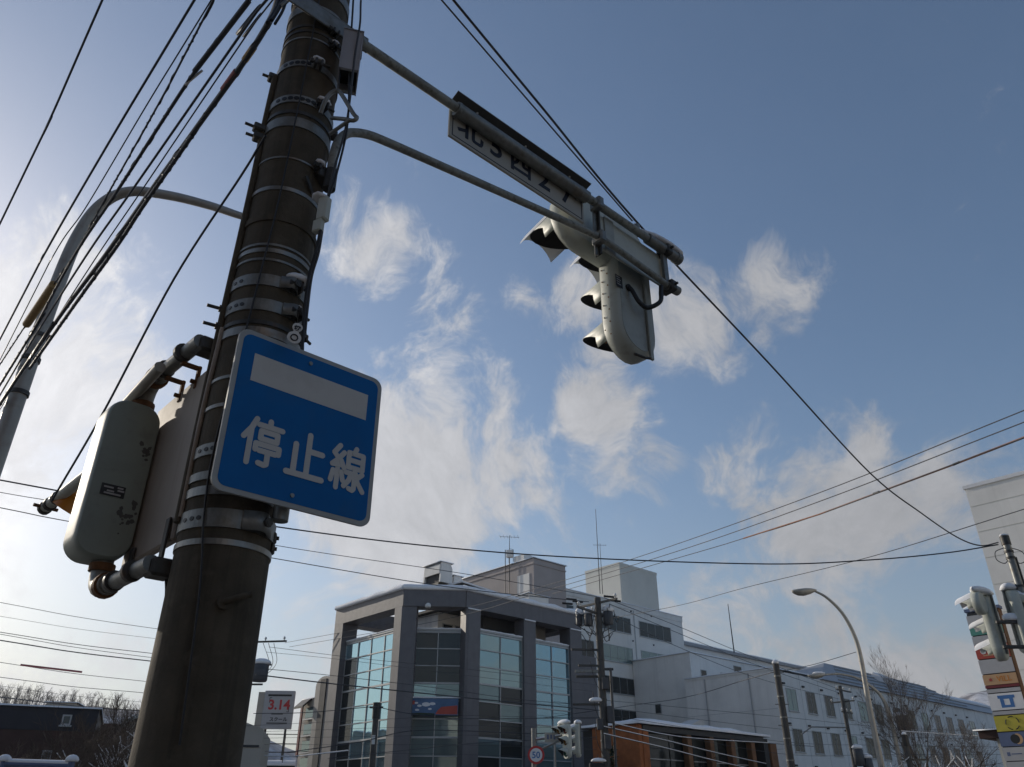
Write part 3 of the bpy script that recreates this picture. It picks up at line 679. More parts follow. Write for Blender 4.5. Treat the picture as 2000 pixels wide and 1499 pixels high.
# back rail, brackets, wiring loop, maker plate
m = MB(); m.box((LX + .10, YB - .028, 4.86), (.035, .022, .86), None, .004); m.build('back_rail', 'sigback', ts)
m = MB(); m.tube([(LX + .10, YB - .03, 4.44), (LX + .03, YB - .02, 4.425), (LX - .06, YB + .0, 4.43)], .010, 8); m.build('bottom_latch', 'galv_dark', ts)
for a in (2.16, ):
    m = MB(); m.box((a, AB + .035, 5.23), (.035, .012, .50), None, .003); m.build('mount_strap', 'galv', ts)
    m = MB(); m.box((a + .022, AB + .035, 5.23), (.014, .06, .48), None, .003); m.build('mount_strap', 'galv_dark', ts)
    for z in (ZU, 5.11):
        m = MB(); m.box((a, AB + .005, z), (.06, .10, .10), None, .012); m.build('mount_clamp', 'galv', ts)
m = MB(); m.box((2.55, AB + .055, 5.24), (.74, .016, .30), None, .004); m.build('mount_plate', 'sigpaint', ts)
m = MB(); m.box((2.32, AB + .045, 5.24), (.10, .02, .31), None, .003); m.build('mount_plate', 'sigback', ts)
m = MB(); m.box((2.93, AB + .02, 5.24), (.045, .03, .40), None, .004); m.build('end_stay', 'galv', ts)
m = MB(); m.box((2.965, AB + .06, 5.24), (.02, .09, .38), None, .004); m.build('end_stay', 'galv', ts)
for z in (ZU, 5.075):
    m = MB(); m.box((2.94, AB + .01, z), (.07, .12, .09), None, .012); m.build('end_clamp', 'galv_dark', ts)
    m = MB(); m.tube([(2.94, AB - .075, z), (2.94, AB + .08, z)], .010, 8); m.build('clamp_bolt', 'galv_dark', ts)
m = MB(); m.tube(smooth_path([(2.60, YB - .02, 4.97), (2.60, YB - .05, 4.93), (2.63, YB - .08, 4.83), (2.70, YB - .10, 4.80), (2.78, AB - .01, 4.86), (2.82, AB, 4.97), (2.83, AB, 5.03)], 6), .017, 8); m.build('wiring_loop', 'rubber', ts)
m = MB(); m.tube([(2.60, YB - .03, 4.97), (2.60, YB - .005, 4.97)], .028, 10); m.build('wiring_gland', 'rubber', ts)
m = MB(); m.box((2.50, YB - .0165, 4.98), (.075, .003, .10)); mp = m.build('maker_plate', 'frame_dark', ts)
for i in range(4):
    m = MB(); m.box((2.49 + .006 * (i % 2), YB - .0190, 5.012 - .02 * i), (.035 + .01 * (i % 2), .0015, .006)); m.build('plate_mark', 'grey_sign', mp)
rnd = random.Random(4)
for i in range(16):                                   # rivets and rust specks on the near flank
    z = 4.5 + i * .052; m = MB(); m.tube([(LX - .2262, YF - .03 - .05 * (i % 2), z), (LX - .2292, YF - .03 - .05 * (i % 2), z)], .006, 6); m.build('rivet', 'rust', ts)
m = MB(); m.lump((2.9, AB, ZU + .03), (.26, .055, .04), 5, 14); m.build('snow_cap', 'snow', ts)
m = MB(); m.lump((LX - .04, .0, LZ[0] + .215), (.20, .07, .04), 6, 14); m.build('snow_cap', 'snow', ts)
m = MB(); m.box((LX + .07, YB + .05, LZ[0] + .235), (.10, .08, .05), None, .008); m.build('top_bracket', 'hood', ts)
m = MB(); m.tube([(LX + .13, YB + .02, LZ[0] + .20), (LX + .13, YB + .02, LZ[0] + .30)], .028, 10); m.build('top_stub', 'galv', ts)

# street-name plate hung behind the upper arm
npl = thing('street_name_plate', 'long cream street name plate with dark lettering clamped behind the upper arm', 'street sign', PO, TH)
NX0, NX1, NZ0, NZ1, NY = .86, 2.06, 5.215, 5.47, AB + .045
m = MB(); m.bb(NX0, NX1, NY, NY + .018, NZ0, NZ1, .003); m.build('plate', 'plate', npl)
m = MB(); e_ = .006
for (x0, x1, z0, z1) in ((NX0 + .02, NX1 - .02, NZ0 + .018, NZ0 + .018 + e_), (NX0 + .02, NX1 - .02, NZ1 - .018 - e_, NZ1 - .018)): m.bb(x0, x1, NY - .0018, NY - .0002, z0, z1)
for x in (NX0 + .02, NX1 - .02 - e_): m.bb(x, x + e_, NY - .0018, NY - .0002, NZ0 + .018 + e_, NZ1 - .018 - e_)
bd = m.build('border_line', 'navy', npl); bd['kind'] = 'stuff'
for i, ch in enumerate('北5西27'):
    letters('character', ch, .215 if ch in '北西' else .23, 'navy', npl, basis((NX0 + .165 + i * .215, NY - .0022, (NZ0 + NZ1) / 2 + .018), (1, 0, 0), (0, 0, 1)), .001, .004)
m = MB(); m.add([(NX0 - .01, NY + .03, NZ1 - .0), (NX1, NY + .03, NZ1 - .0), (NX1, NY - .085, NZ1 + .045), (NX0 - .01, NY - .085, NZ1 + .045), (NX0 - .01, NY + .03, NZ1 + .006), (NX1, NY + .03, NZ1 + .006), (NX1, NY - .085, NZ1 + .051), (NX0 - .01, NY - .085, NZ1 + .051)],
      [(0, 1, 2, 3), (7, 6, 5, 4), (0, 4, 5, 1), (1, 5, 6, 2), (2, 6, 7, 3), (3, 7, 4, 0)]); hd = m.build('snow_hood', 'hood', npl)
for x in (NX0 + .18, NX0 + .60, NX0 + 1.02):
    m = MB(); m.tube([(x, NY - .04, NZ1 + .022), (x, NY - .043, NZ1 + .034)], .008, 8); m.build('hood_bright_dot', 'signwhite', hd)  # white dots stand in for bright sky showing through the hood
for x in (NX0 + .03, NX1 - .08):
    m = MB(); m.box((x, AB + .01, ZU), (.03, .085, .085), None, .01); m.build('plate_clamp', 'galv', npl)

m = MB(); m.tube([(NX0 + .01, AB + .004, ZU), (NX1 - .01, AB + .004, ZU)], .046, 16); m.build('clamp_sleeve', 'galv', npl)
# ================================================================== PEDESTRIAN SIGNALS ON THE LEFT
ps = thing('pedestrian_signal', 'grey rounded pedestrian signal box seen from behind beside the foreground pole', 'pedestrian signal', PO, TH)
PX, PB0, PB1 = (-.40, -.165), .58, .74
def rr_ring(k, y, x0, x1, z0, z1, r):
    cx, cz = (x0 + x1) / 2, (z0 + z1) / 2; return [(cx + (x - cx) * k[0], y, cz + (z - cz) * k[1]) for x, z in rrect(x0, x1, z0, z1, r, 7)]
m = MB(); rings = [rr_ring(k, y, PX[0], PX[1], 2.545, 3.275, .085) for (k, y) in (((.93, .97), PB0), ((.955, .98), PB0 + .004), ((.975, .99), PB0 + .012), ((.992, .997), PB0 + .028), ((1, 1), PB0 + .05), ((1, 1), PB1))]
m.loft(rings, True); m.build('housing', 'pedgrey', ps)
pm = part('maker_plate', 'frame_dark', ps, lambda m: m.box((-.30, PB0 - .003, 2.835), (.10, .004, .05)))
for i, (x, w_, z) in enumerate(((-.32, .04, 2.846), (-.272, .024, 2.85), (-.31, .03, 2.830), (-.268, .028, 2.838), (-.30, .07, 2.819))):
    part('plate_mark', 'grey_sign', pm, lambda m: m.box((x, PB0 - .0058, z), (w_, .0012, .007)))
rnd = random.Random(11)
for (cx, cz, sx, sz, nn) in ((-.215, 2.735, .06, .07, 26), (-.20, 3.05, .03, .05, 14)):
    m = MB()
    for k in range(nn):                                # torn sticker residue
        x = cx + rnd.gauss(0, sx * .45); z = cz + rnd.gauss(0, sz * .45); r_ = rnd.uniform(.004, .015)
        if abs(x - (-.2825)) > .098: continue
        m.prism([(x + r_ * rnd.uniform(.5, 1.2) * math.cos(q * 1.047), z + r_ * rnd.uniform(.5, 1.2) * math.sin(q * 1.047)) for q in range(6)], lambda xx, y, t: (xx, PB0 - .0012 - .00003 * k + t, y), 0, .001)
    o = m.build('sticker_residue', 'hood', ps); o['kind'] = 'stuff'
PA = -.245
def elbow(zt, zb, name):
    m = MB(); s = 1 if zt > zb else -1
    m.tube(smooth_path([(PA, .50, zt), (PA, .58, zt), (PA, .63, zt - s * .02), (PA, .655, zt - s * .07), (PA, .655, zb)], 5), .042, 14); o = m.build(name, 'galv', ps)
    for (c, d) in (((PA, .54, zt), (0, 1, 0)), ((PA, .655, zb + s * .04), (0, 0, 1))):
        m = MB(); d = Vector(d); c = Vector(c); m.tube([c - d * .016, c + d * .016], .052, 14); m.build('pipe_collar', 'rust', o)
    return o
elbow(3.40, 3.25, 'top_elbow'); elbow(2.425, 2.56, 'bottom_elbow')
for (z, nm) in ((3.40, 'upper_pipe'), (2.42, 'lower_pipe')):
    m = MB(); m.tube([(PA + .02, .10, z + .01), (PA, .52, z)], .033, 14); o = m.build(nm, 'galv', ps)
    for b in (.24, .44):
        m = MB(); m.tube([(PA, b - .012, z + .004), (PA, b + .012, z + .004)], .042, 14); m.build('pipe_clamp', 'galv_dark', o)
    m = MB(); m.box((PA + .06, .12, z), (.09, .09, .07), None, .01); m.build('pipe_root', 'galv_dark', o)
m = MB(); m.tube([(PA - .05, .35, 3.36), (PA - .05, 1.0, 3.30)], .026, 10); m.build('cable_pipe', 'lampsteel', ps)
m = MB(); m.tube(smooth_path([(PA + .09, .13, 2.41), (PA + .105, .12, 2.33), (PA + .10, .08, 2.2), (PA + .09, .03, 2.05)], 5), .007, 8); m.build('feed_cable', 'rubber', ps)

bp = thing('signal_backboard', 'flat brownish metal board hung between the pedestrian signal and the pole', 'metal board', PO, TH)
m = MB(); m.bb(-.160, -.120, .135, .70, 2.545, 3.315, .008); m.build('board_panel', 'board', bp)
for b in (.25, .43):
    m = MB(); m.bb(-.165, -.150, b - .012, b + .012, 3.26, 3.37, .003); o = m.build('hanger', 'rust', bp)
    m = MB(); m.tube([(-.14, b, 3.29), (-.185, b, 3.29)], .010, 6); m.build('hanger_bolt', 'rust', o)
    m = MB(); m.bb(-.24, -.15, b - .014, b + .014, 3.352, 3.366, .002); m.build('hanger_arm', 'rust', o)
m = MB(); m.bb(-.175, -.165, .16, .20, 2.46, 2.64, .002); m.build('foot_bracket', 'galv_dark', bp)
m = MB(); m.bb(-.175, -.1635, .53, .57, 2.44, 2.60, .002); m.build('foot_bracket', 'galv_dark', bp)

# bracket pipe with an amber hood that shows past the left of the pedestrian signal
ap = thing('amber_hood_bracket', 'grey bracket pipe with clamp and amber hood past the left signal box', 'signal bracket')
Pa, Pb = at_y(85, 995, 4.6), at_y(260, 858, 3.9); d_ = (Pb - Pa).normalized()
m = MB(); m.tube([Pa, Pb], .034, 12); m.build('pipe', 'sigpaint', ap)
for t in (.02, .09, .19):
    c = Pa + d_ * t; m = MB(); m.tube([c - d_ * .014, c + d_ * .014], .041, 12); m.build('clamp_ring', 'galv_dark', ap)
m = MB(); s_ = d_.cross(Vector((0, 0, 1))).normalized(); m.tube([Pa + d_ * .03 - s_ * .07, Pa + d_ * .03 + s_ * .07], .011, 8); m.build('clamp_bolt', 'rust', ap)
m = MB(); c = at_y(140, 975, 4.5); rings = []
for (t, k) in ((0, .055), (.05, .068), (.10, .085), (.14, .098)):
    q0 = c + Vector((.06, 0, .05)) + Vector((-.5, .1, -.8)).normalized() * t
    ax = Vector((-.5, .1, -.8)).normalized(); x_ = ax.orthogonal().normalized(); y_ = ax.cross(x_); rings.append([q0 + (x_ * math.cos(q * .3927) + y_ * math.sin(q * .3927)) * k for q in range(16)])
m.loft(rings, True, True, True); m.build('amber_hood', 'orange_lens', ap)

# ================================================================== STREET LAMPS
def street_lamp(label, pts, r0, r1, headat=None, headdir=None, mat_='lampsteel', extra=None, base=None, snow=False, group=None, hs=1.0):
    P = smooth_path(pts, 7); root = thing('street_lamp', label, 'street lamp', (pts[0][0], pts[0][1], 0)); n = len(P)
    m = MB(); m.tube([q - root.location for q in P], [r0 + (r1 - r0) * i / (n - 1) for i in range(n)], 12); m.build('post', mat_, root)
    if headat is not None:
        h = Vector(headat) - root.location; d = Vector(headdir).normalized(); side = d.cross(Vector((0, 0, 1))).normalized(); up = side.cross(d)
        m = MB(); rings = []
        for (t, wd, ht, dz) in ((0, .05, .05, 0), (.08, .10, .07, .0), (.20, .19, .12, -.01), (.40, .235, .155, -.025), (.58, .21, .14, -.03), (.72, .13, .09, -.02), (.78, .05, .04, -.01)):
            t, wd, ht, dz = t * hs, wd * (1 + (hs - 1) * .8), ht * (1 + (hs - 1) * .8), dz * hs; rings.append([h + d * t + up * dz + side * (wd * math.cos(q * .3927)) + up * (ht * (math.sin(q * .3927) if math.sin(q * .3927) < 0 else .55 * math.sin(q * .3927))) for q in range(16)])
        m.loft(rings, True); hd = m.build('lamp_head', mat_, root)
        m = MB(); rings = []
        for (t, wd, ht) in ((.16, .06, .05), (.24, .14, .125), (.40, .185, .165), (.56, .15, .14), (.64, .06, .06)):
            t, wd, ht = t * hs, wd * (1 + (hs - 1) * .8), ht * (1 + (hs - 1) * .8); rings.append([h + d * t + up * (-.026) + side * (wd * math.cos(math.pi + q * math.pi / 10)) + up * (ht * math.sin(math.pi + q * math.pi / 10)) for q in range(11)])
        m.loft(rings, True); m.build('lamp_glass', 'tagwhite', hd)
        if snow:
            m = MB(); m.lump(h + d * .38 + up * .06, (.36, .19, .10), 3, 14, rot=math.atan2(d.y, d.x)); m.build('snow_cap', 'snow', hd)
    return root
lampL = street_lamp('tall curved grey steel lamp post at left behind the overhead cables', [(-5.68, 8, 0), (-5.68, 8, 3), (-5.67, 8, 5.5), (-5.645, 8, 7.4), (-5.58, 8, 8.2), (-5.42, 8, 8.68), (-5.10, 8, 8.9), (-4.56, 8, 8.83), (-4.0, 8, 8.66), (-3.60, 8, 8.50), (-3.42, 8, 8.44)], .108, .042,
                    headat=(-3.45, 8, 8.44), headdir=(1, 0, -.34))
for z in (6.30, 6.62, 5.85):
    m = MB(); m.ring((.02, 0, z), .092, .05, .012, 24); m.build('post_band', 'galv_dark', lampL)
m = MB(); m.box((.13, -.02, 6.62), (.06, .08, .05), None, .01); m.build('post_clamp', 'rust', lampL)
K = 38 / 30
def lp(u, v, Y): return tuple(at_y(u, v, Y))
bx, by = lp(1722, 1499, 38)[:2]
street_lamp('tall pale lamp post with drooping teardrop head at right over the white building', [(bx, by, 0), (bx, by, 3.5), lp(1698, 1380, 38), lp(1681, 1285, 38), lp(1668, 1240, 38), lp(1645, 1198, 38), lp(1615, 1168, 38), lp(1590, 1154, 38)], .145, .05,
            headat=lp(1594, 1153, 38), headdir=(-1, 0, -.02), hs=1.5)
bx, by = lp(1760, 1499, 52)[:2]
street_lamp('farther lamp post with snow-capped head just below the tall pale lamp', [(bx, by, 0), (bx, by, 5), lp(1738, 1400, 52), lp(1722, 1362, 52), lp(1700, 1340, 52), lp(1672, 1324, 52), lp(1640, 1317, 52), lp(1612, 1318, 52)], .14, .06, headat=lp(1612, 1318, 52), headdir=(-1, 0, -.03), snow=True, hs=1.4)

# ================================================================== BUILDINGS  (local axes: x along e1, y along e2)
def bld(name, label, cat='building', a=0.0, b=0.0, z=0.0): return thing(name, label, cat, GA(a, b, z), TH)
def pb(u, v, b):
    d = ray(u, v); e2 = Vector((-math.sin(TH), math.cos(TH), 0)); t = b / d.dot(e2); P = d * t; return (P.x * math.cos(TH) + P.y * math.sin(TH), P.z + EYE)
def pa(u, v, a):
    d = ray(u, v); e1 = Vector((math.cos(TH), math.sin(TH), 0)); t = a / d.dot(e1); P = d * t; return (-P.x * math.sin(TH) + P.y * math.cos(TH), P.z + EYE)
def window_x(root, x0, x1, z0, z1, y, panes=2, glass_='glass_dark', frame='frame_alu', mull_h=0.0, name='window', fw=.06):
    """window in a wall whose outer face is the plane y, seen from -y: recessed pane, frame bars proud of it, sill"""
    m = MB(); m.bb(x0, x1, y - .012, y + .02, z0, z1); wn = m.build(name, 'frame_dark', root)
    fr = MB()
    for (p0, p1, q0, q1) in ((x0, x1, z1 - fw, z1), (x0, x1, z0, z0 + fw), (x0, x0 + fw, z0 + fw, z1 - fw), (x1 - fw, x1, z0 + fw, z1 - fw)): fr.bb(p0, p1, y - .05, y - .013, q0, q1)
    fr.build('frame', frame, wn)
    n = panes
    for k in range(n):
        xa = x0 + fw + (x1 - x0 - 2 * fw) * k / n; xb = x0 + fw + (x1 - x0 - 2 * fw) * (k + 1) / n
        m = MB(); m.bb(xa + .012, xb - .012, y - .025, y - .0135, z0 + fw + (mull_h if mull_h else 0) + .01, z1 - fw - .01); m.build('pane', glass_, wn)
        if mull_h: m = MB(); m.bb(xa + .012, xb - .012, y - .025, y - .0135, z0 + fw + .01, z0 + fw + mull_h - .03); m.build('pane', glass_, wn)
        if k: m = MB(); m.bb(xa - .02, xa + .02, y - .046, y - .014, z0 + fw, z1 - fw); m.build('mullion', frame, wn)
    m = MB(); m.bb(x0 - .06, x1 + .06, y - .10, y - .002, z0 - .06, z0 - .002); m.build('sill', frame, wn)
    return wn
def snow_slab(root, x0, x1, y0, y1, z, h=.25, seed=1, ov=.12, name='roof_snow'):
    """drift of snow on a flat top: soft rounded rim, uneven thickness"""
    nx, ny = max(4, int((x1 - x0) / 1.2)), max(4, int((y1 - y0) / 1.2)); nx, ny = min(nx, 24), min(ny, 24); P = []; Fc = []
    for i in range(nx + 1):
        for j in range(ny + 1):
            tx, ty = i / nx, j / ny; x = x0 - ov + (x1 - x0 + 2 * ov) * tx; y = y0 - ov + (y1 - y0 + 2 * ov) * ty
            e_ = min(1, min(tx * nx, (1 - tx) * nx, ty * ny, (1 - ty) * ny)); hh = h * (.35 + .65 * e_) * (1 + .35 * mnoise.noise(Vector((x * .6, y * .6, seed))))
            P.append((x, y, z + hh))
    for i in range(nx):
        for j in range(ny): k = i * (ny + 1) + j; Fc.append((k, k + ny + 1, k + ny + 2, k + 1))
    rim = [(i, 0) for i in range(nx + 1)] + [(nx, j) for j in range(1, ny + 1)] + [(i, ny) for i in range(nx - 1, -1, -1)] + [(0, j) for j in range(ny - 1, 0, -1)]
    base = len(P); idx = [i * (ny + 1) + j for i, j in rim]
    for q in idx: P.append((P[q][0], P[q][1], z + .004))
    n = len(rim)
    for q in range(n): Fc.append((idx[q], idx[(q + 1) % n], base + (q + 1) % n, base + q))
    m = MB(); m.add(P, Fc, True); return m.build(name, 'snow', root)

# ---- glass corner building
GB = bld('glass_office_building', 'grey tiled corner office block with big glass panes and an open top frame')
ZR, ZB, ZG = 14.5, 13.45, 12.05
def col_part(poly, z0, z1, mat_='tile_grey', name='column'):
    m = MB(); m.prism(poly, lambda x, y, t: (x, y, t), z0, z1); return m.build(name, mat_, GB)
def quad(x0, x1, y0, y1): return [(x0, y0), (x1, y0), (x1, y1), (x0, y1)]
colE = quad(29.6, 30.8, 49.9, 51.0); colA = [(29.6, 42.8), (30.35, 42.2), (31.1, 43.05), (30.9, 43.6), (30.2, 43.6), (29.6, 43.6)]
colB = [(32.95, 40.36), (33.12, 40.25), (34.1, 40.25), (34.1, 41.2), (33.3, 41.35)]
colC = quad(38.0, 39.1, 40.25, 41.2); colD = quad(42.55, 43.75, 40.25, 41.3)
for c in (colE, colA, colB, colC, colD): col_part(c, 0, ZB - .003)
# tile courses on the columns: thin recessed bands
m = MB()
def beam(p, q, wdt, z0=ZB, z1=ZR, name='beam'):
    p, q = Vector(p), Vector(q); d = (q - p).normalized(); nrm = Vector((-d.y, d.x)); poly = [p, q, q + nrm * wdt, p + nrm * wdt]
    mm = MB(); mm.prism([(v_.x, v_.y) for v_ in poly], lambda x, y, t: (x, y, t), z0, z1); return mm.build(name, 'tile_grey', GB)
beam((29.597, 51.0), (29.597, 42.72), 1.15); beam((29.6, 42.70), (32.80, 40.247), 1.15); beam((32.86, 40.242), (43.76, 40.242), 1.15)
beam((43.76, 41.40), (43.76, 50.9), 1.15); beam((42.6, 51.0), (29.65, 51.0), 1.15)
# thin pale flashing lines with snow where the columns pass the beam
for c in (colB, colC, colD):
    xs = [p[0] for p in c]; mm = MB(); mm.bb(min(xs) + .03, max(xs) - .02, 40.17, 40.236, ZB - .09, ZB + .0, .02); mm.build('ledge_snow', 'snow', GB)
# snow along the top ring
for (p, q, nm) in (((29.6, 51.0), (29.6, 42.8), 1), ((29.6, 42.8), (32.9, 40.25), 2), ((32.8, 40.25), (43.8, 40.25), 3)):
    p, q = Vector((*p, 0)), Vector((*q, 0)); d = (q - p).normalized(); nn_ = Vector((-d.y, d.x, 0)); L_ = (q - p).length; mm = MB(); rings = []; K_ = max(6, int(L_ / .5))
    for k in range(K_ + 1):
        c = p + d * (L_ * k / K_); hh = .42 * (1 + .3 * mnoise.noise(Vector((k * .45, nm, 2)))); row = []
        for (t, h_) in ((-.06, .004), (-.16, .14), (-.14, .62), (.2, 1.0), (.8, 1.05), (1.1, .8), (1.16, .004)):
            row.append(c + nn_ * t + Vector((0, 0, ZR + (hh * h_ if h_ > .01 else .004))))
        rings.append(row)
    mm.loft(rings, True); mm.build('roof_snow', 'snow', GB)
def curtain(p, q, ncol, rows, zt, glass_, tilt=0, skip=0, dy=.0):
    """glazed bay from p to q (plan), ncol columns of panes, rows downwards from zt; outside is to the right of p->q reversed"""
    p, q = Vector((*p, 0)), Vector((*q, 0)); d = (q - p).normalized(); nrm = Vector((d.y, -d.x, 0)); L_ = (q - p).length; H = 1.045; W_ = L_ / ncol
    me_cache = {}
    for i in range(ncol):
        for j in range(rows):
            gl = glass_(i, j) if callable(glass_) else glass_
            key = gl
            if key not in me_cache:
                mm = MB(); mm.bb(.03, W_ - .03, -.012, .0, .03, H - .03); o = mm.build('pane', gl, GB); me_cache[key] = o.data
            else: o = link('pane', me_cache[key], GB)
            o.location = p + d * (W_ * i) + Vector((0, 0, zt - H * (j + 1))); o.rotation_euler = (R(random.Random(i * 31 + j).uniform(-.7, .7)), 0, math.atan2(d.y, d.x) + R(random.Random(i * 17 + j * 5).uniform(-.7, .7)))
    for i in range(ncol + 1):
        c = p + d * (W_ * i); mm = MB(); mm.box(c + nrm * .02 + Vector((0, 0, zt - H * rows / 2)), (.055, .10, H * rows + .05), math.atan2(d.y, d.x)); mm.build('mullion', 'frame_alu', GB)
    for j in range(rows + 1):
        c = p + d * (L_ / 2) + Vector((0, 0, zt - H * j)); th_ = .085 if j % 3 == 0 else .05; mm = MB(); mm.box(c + nrm * .026, (L_, .10, th_ * 1.3), math.atan2(d.y, d.x)); tr = mm.build('transom', 'frame_alu', GB)
    mm = MB(); mm.box(p + d * (L_ / 2) - nrm * .12 + Vector((0, 0, zt - H * rows / 2)), (L_ - .02, .10, H * rows), math.atan2(d.y, d.x)); mm.build('back_wall', 'wall_dark', GB)
    mm = MB(); mm.box(p + d * (L_ / 2) + nrm * .0 + Vector((0, 0, zt + .12)), (L_, .22, .10), math.atan2(d.y, d.x), .02); cp = mm.build('coping', 'frame_alu', GB)
    mm = MB(); rings = []
    for k in range(15):
        c = p + d * (L_ * k / 14) + Vector((0, 0, zt + .174)); hh = .10 * (1 + .5 * mnoise.noise(Vector((k * .7, L_, zt)))); rings.append([c + nrm * .12, c + nrm * .13 + Vector((0, 0, hh * .6)), c + nrm * .05 + Vector((0, 0, hh)), c - nrm * .08 + Vector((0, 0, hh)), c - nrm * .12])
    mm.loft(rings, True); mm.build('coping_snow', 'snow', cp)
curtain((30.1, 49.9), (30.1, 43.6), 4, 11, ZG, lambda i, j: ('glass_dark' if (i == 0 and j > 0) or j > 8 or (i == 1 and j > 6) else 'glass_sky'))  # reflections put into the pane tints: dark mirrored column, bright cyan sky beside it
curtain((30.98, 43.08), (33.32, 41.25), 2, 11, ZG, lambda i, j: ('glass_dark' if j < 3 else ('glass_mid' if (i + j) % 3 else 'glass_pale')))  # mirrored dark building above and pale one below, painted as rows of tint
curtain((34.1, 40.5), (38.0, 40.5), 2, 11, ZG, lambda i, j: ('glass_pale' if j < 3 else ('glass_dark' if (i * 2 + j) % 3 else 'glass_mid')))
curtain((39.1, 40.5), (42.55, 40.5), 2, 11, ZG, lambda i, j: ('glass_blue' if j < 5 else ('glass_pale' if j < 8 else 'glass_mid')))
# setback top storey, seen through the open frame
part('setback_wall', 'wall_white', GB, lambda m: m.bb(33.6, 37.2, 44.2, 48.4, 11.2, 13.9))
part('setback_wall', 'wall_dark', GB, lambda m: m.bb(36.0, 39.6, 42.2, 44.195, 11.2, 13.92), 'dark setback storey behind the open frame')
part('setback_wall', 'tile_light', GB, lambda m: m.bb(39.605, 42.4, 42.6, 47.0, 11.2, 13.86))
part('balcony_floor', 'tile_grey', GB, lambda m: m.prism([(30.45, 43.8), (31.1, 43.35), (33.5, 41.5), (43.4, 41.0), (43.4, 50.4), (30.45, 50.4)], lambda x, y, t: (x, y, t), 11.0, 11.19))
part('setback_roof', 'wall_dark', GB, lambda m: m.bb(33.2, 42.7, 41.8, 48.8, 13.93, 14.1))
for (x0, x1) in ((34.0, 34.9), (35.1, 36.0)):
    window_x(GB, x0, x1, 11.4, 13.2, 44.2, 1, 'glass_dark')
# main mass below and behind (mostly hidden)
part('main_wall', 'tile_grey', GB, lambda m: m.bb(31.3, 43.5, 43.3, 50.8, 0, 10.99))
part('wing_wall', 'tile_grey', GB, lambda m: m.bb(43.505, 46.5, 41.4, 51.0, 0, 12.0))
# banner on the chamfer
bn = thing('advert_banner', 'blue picture banner with white clouds across the glass corner bay', 'banner', GA(30.75, 42.85, 7.55), TH + math.atan2(41.05 - 42.85, 33.05 - 30.75))
LB = math.hypot(33.05 - 30.75, 42.85 - 41.05)
part('banner_cloth', 'banner_sky', bn, lambda m: m.bb(-.02, LB + .02, -.16, -.12, -.55, .42))
for (x, z, s_) in ((.35, .14, .09), (.55, -.02, .11), (.42, -.26, .10), (1.35, .1, .14), (1.2, -.2, .09), (.95, .06, .2)):
    part('cloud_print', 'white_panel', bn, lambda m: m.prism([(x + s_ * 1.3 * math.cos(q * .524) * (1 + .15 * math.sin(3 * q)), z + s_ * .62 * math.sin(q * .524)) for q in range(12)], lambda xx, y, t: (xx, -.1625 + t, y), 0, .002))
part('red_print', 'red_sign', bn, lambda m: m.prism([(1.55, -.5), (LB - .02, -.5), (LB - .02, .02), (1.9, -.08), (1.68, -.28)], lambda x, y, t: (x, -.1625 + t, y), 0, .002))
part('red_print', 'red_sign', bn, lambda m: m.prism([(.12, .05), (.26, .05), (.28, .2), (.2, .3), (.1, .2)], lambda x, y, t: (x, -.1625 + t, y), 0, .002))
part('green_print', 'evergreen', bn, lambda m: m.prism([(.0, -.54), (1.5, -.54), (1.5, -.45), (.6, -.42), (.0, -.46)], lambda x, y, t: (x, -.1625 + t, y), 0, .002))
part('snow_rail', 'snow', bn, lambda m: m.tube([(-.1, -.17, .46), (LB + .15, -.17, .47)], .045, 8))
part('awning', 'blue_sign', GB, lambda m: m.add([(31.0, 41.55, 4.05), (32.6, 40.52, 4.05), (32.2, 39.9, 3.6), (30.6, 40.9, 3.6), (31.0, 41.55, 3.9), (32.6, 40.52, 3.9), (32.2, 39.9, 3.45), (30.6, 40.9, 3.45)], [(0, 1, 2, 3), (4, 7, 6, 5), (0, 4, 5, 1), (1, 5, 6, 2), (2, 6, 7, 3), (3, 7, 4, 0)]))
cm = thing('security_camera', 'small white dome on the grey building beam beside its corner column', 'security camera', GA(30.75, 41.65, 13.3), TH)
part('dome', 'tagwhite', cm, lambda m: m.lump((0, -.1, 0), (.22, .2, .24), 2)); part('stem', 'frame_alu', cm, lambda m: m.tube([(0, .15, .15), (0, -.1, .15)], .05, 8))
# rooftop: cooling units, sheds
def roof_unit(label, a, b, z, L_, wd, h):
    r_ = bld('rooftop_unit', label, 'roof unit', a, b, z)
    part('end_panel', 'wall_siding', r_, lambda m: m.prism([(0, 0), (wd, 0), (wd, h * .75), (wd * .8, h), (.1 * wd, h)], lambda x, y, t: (x, t, y), 0, .15))
    part('end_panel', 'wall_siding', r_, lambda m: m.prism([(0, 0), (wd, 0), (wd, h * .75), (wd * .8, h), (.1 * wd, h)], lambda x, y, t: (x, t, y), L_ - .15, L_))
    part('side_panel', 'wall_siding', r_, lambda m: m.bb(.02, .12, .155, L_ - .155, h * .45, h * .9))
    part('louvre_core', 'wall_dark', r_, lambda m: m.bb(.2, wd - .1, .16, L_ - .16, .05, h * .8))
    snow_slab(r_, .05, wd - .05, .05, L_ - .05, h + .002, .14, 3); part('base_beam', 'galv_dark', r_, lambda m: m.bb(0, wd, .2, L_ - .2, -1.2, -.01)); return r_
roof_unit('pale louvred cooling unit at the left end of the grey building roof', 34.4, 45.2, 16.35, 2.1, 1.1, 1.45)
roof_unit('second pale cooling unit on the roof right of the first', 36.4, 46.2, 16.3, 1.8, .9, 1.05)
sh = bld('roof_shed', 'dark sloped roof shed standing behind the snowy roof frame', 'roof shed', 35.3, 43.8)
part('shed_wall', 'frame_dark', sh, lambda m: m.prism([(0, 14.15), (5.4, 14.15), (5.4, 15.75), (0, 16.15)], lambda x, y, t: (x, t, y), 0, 4.0))
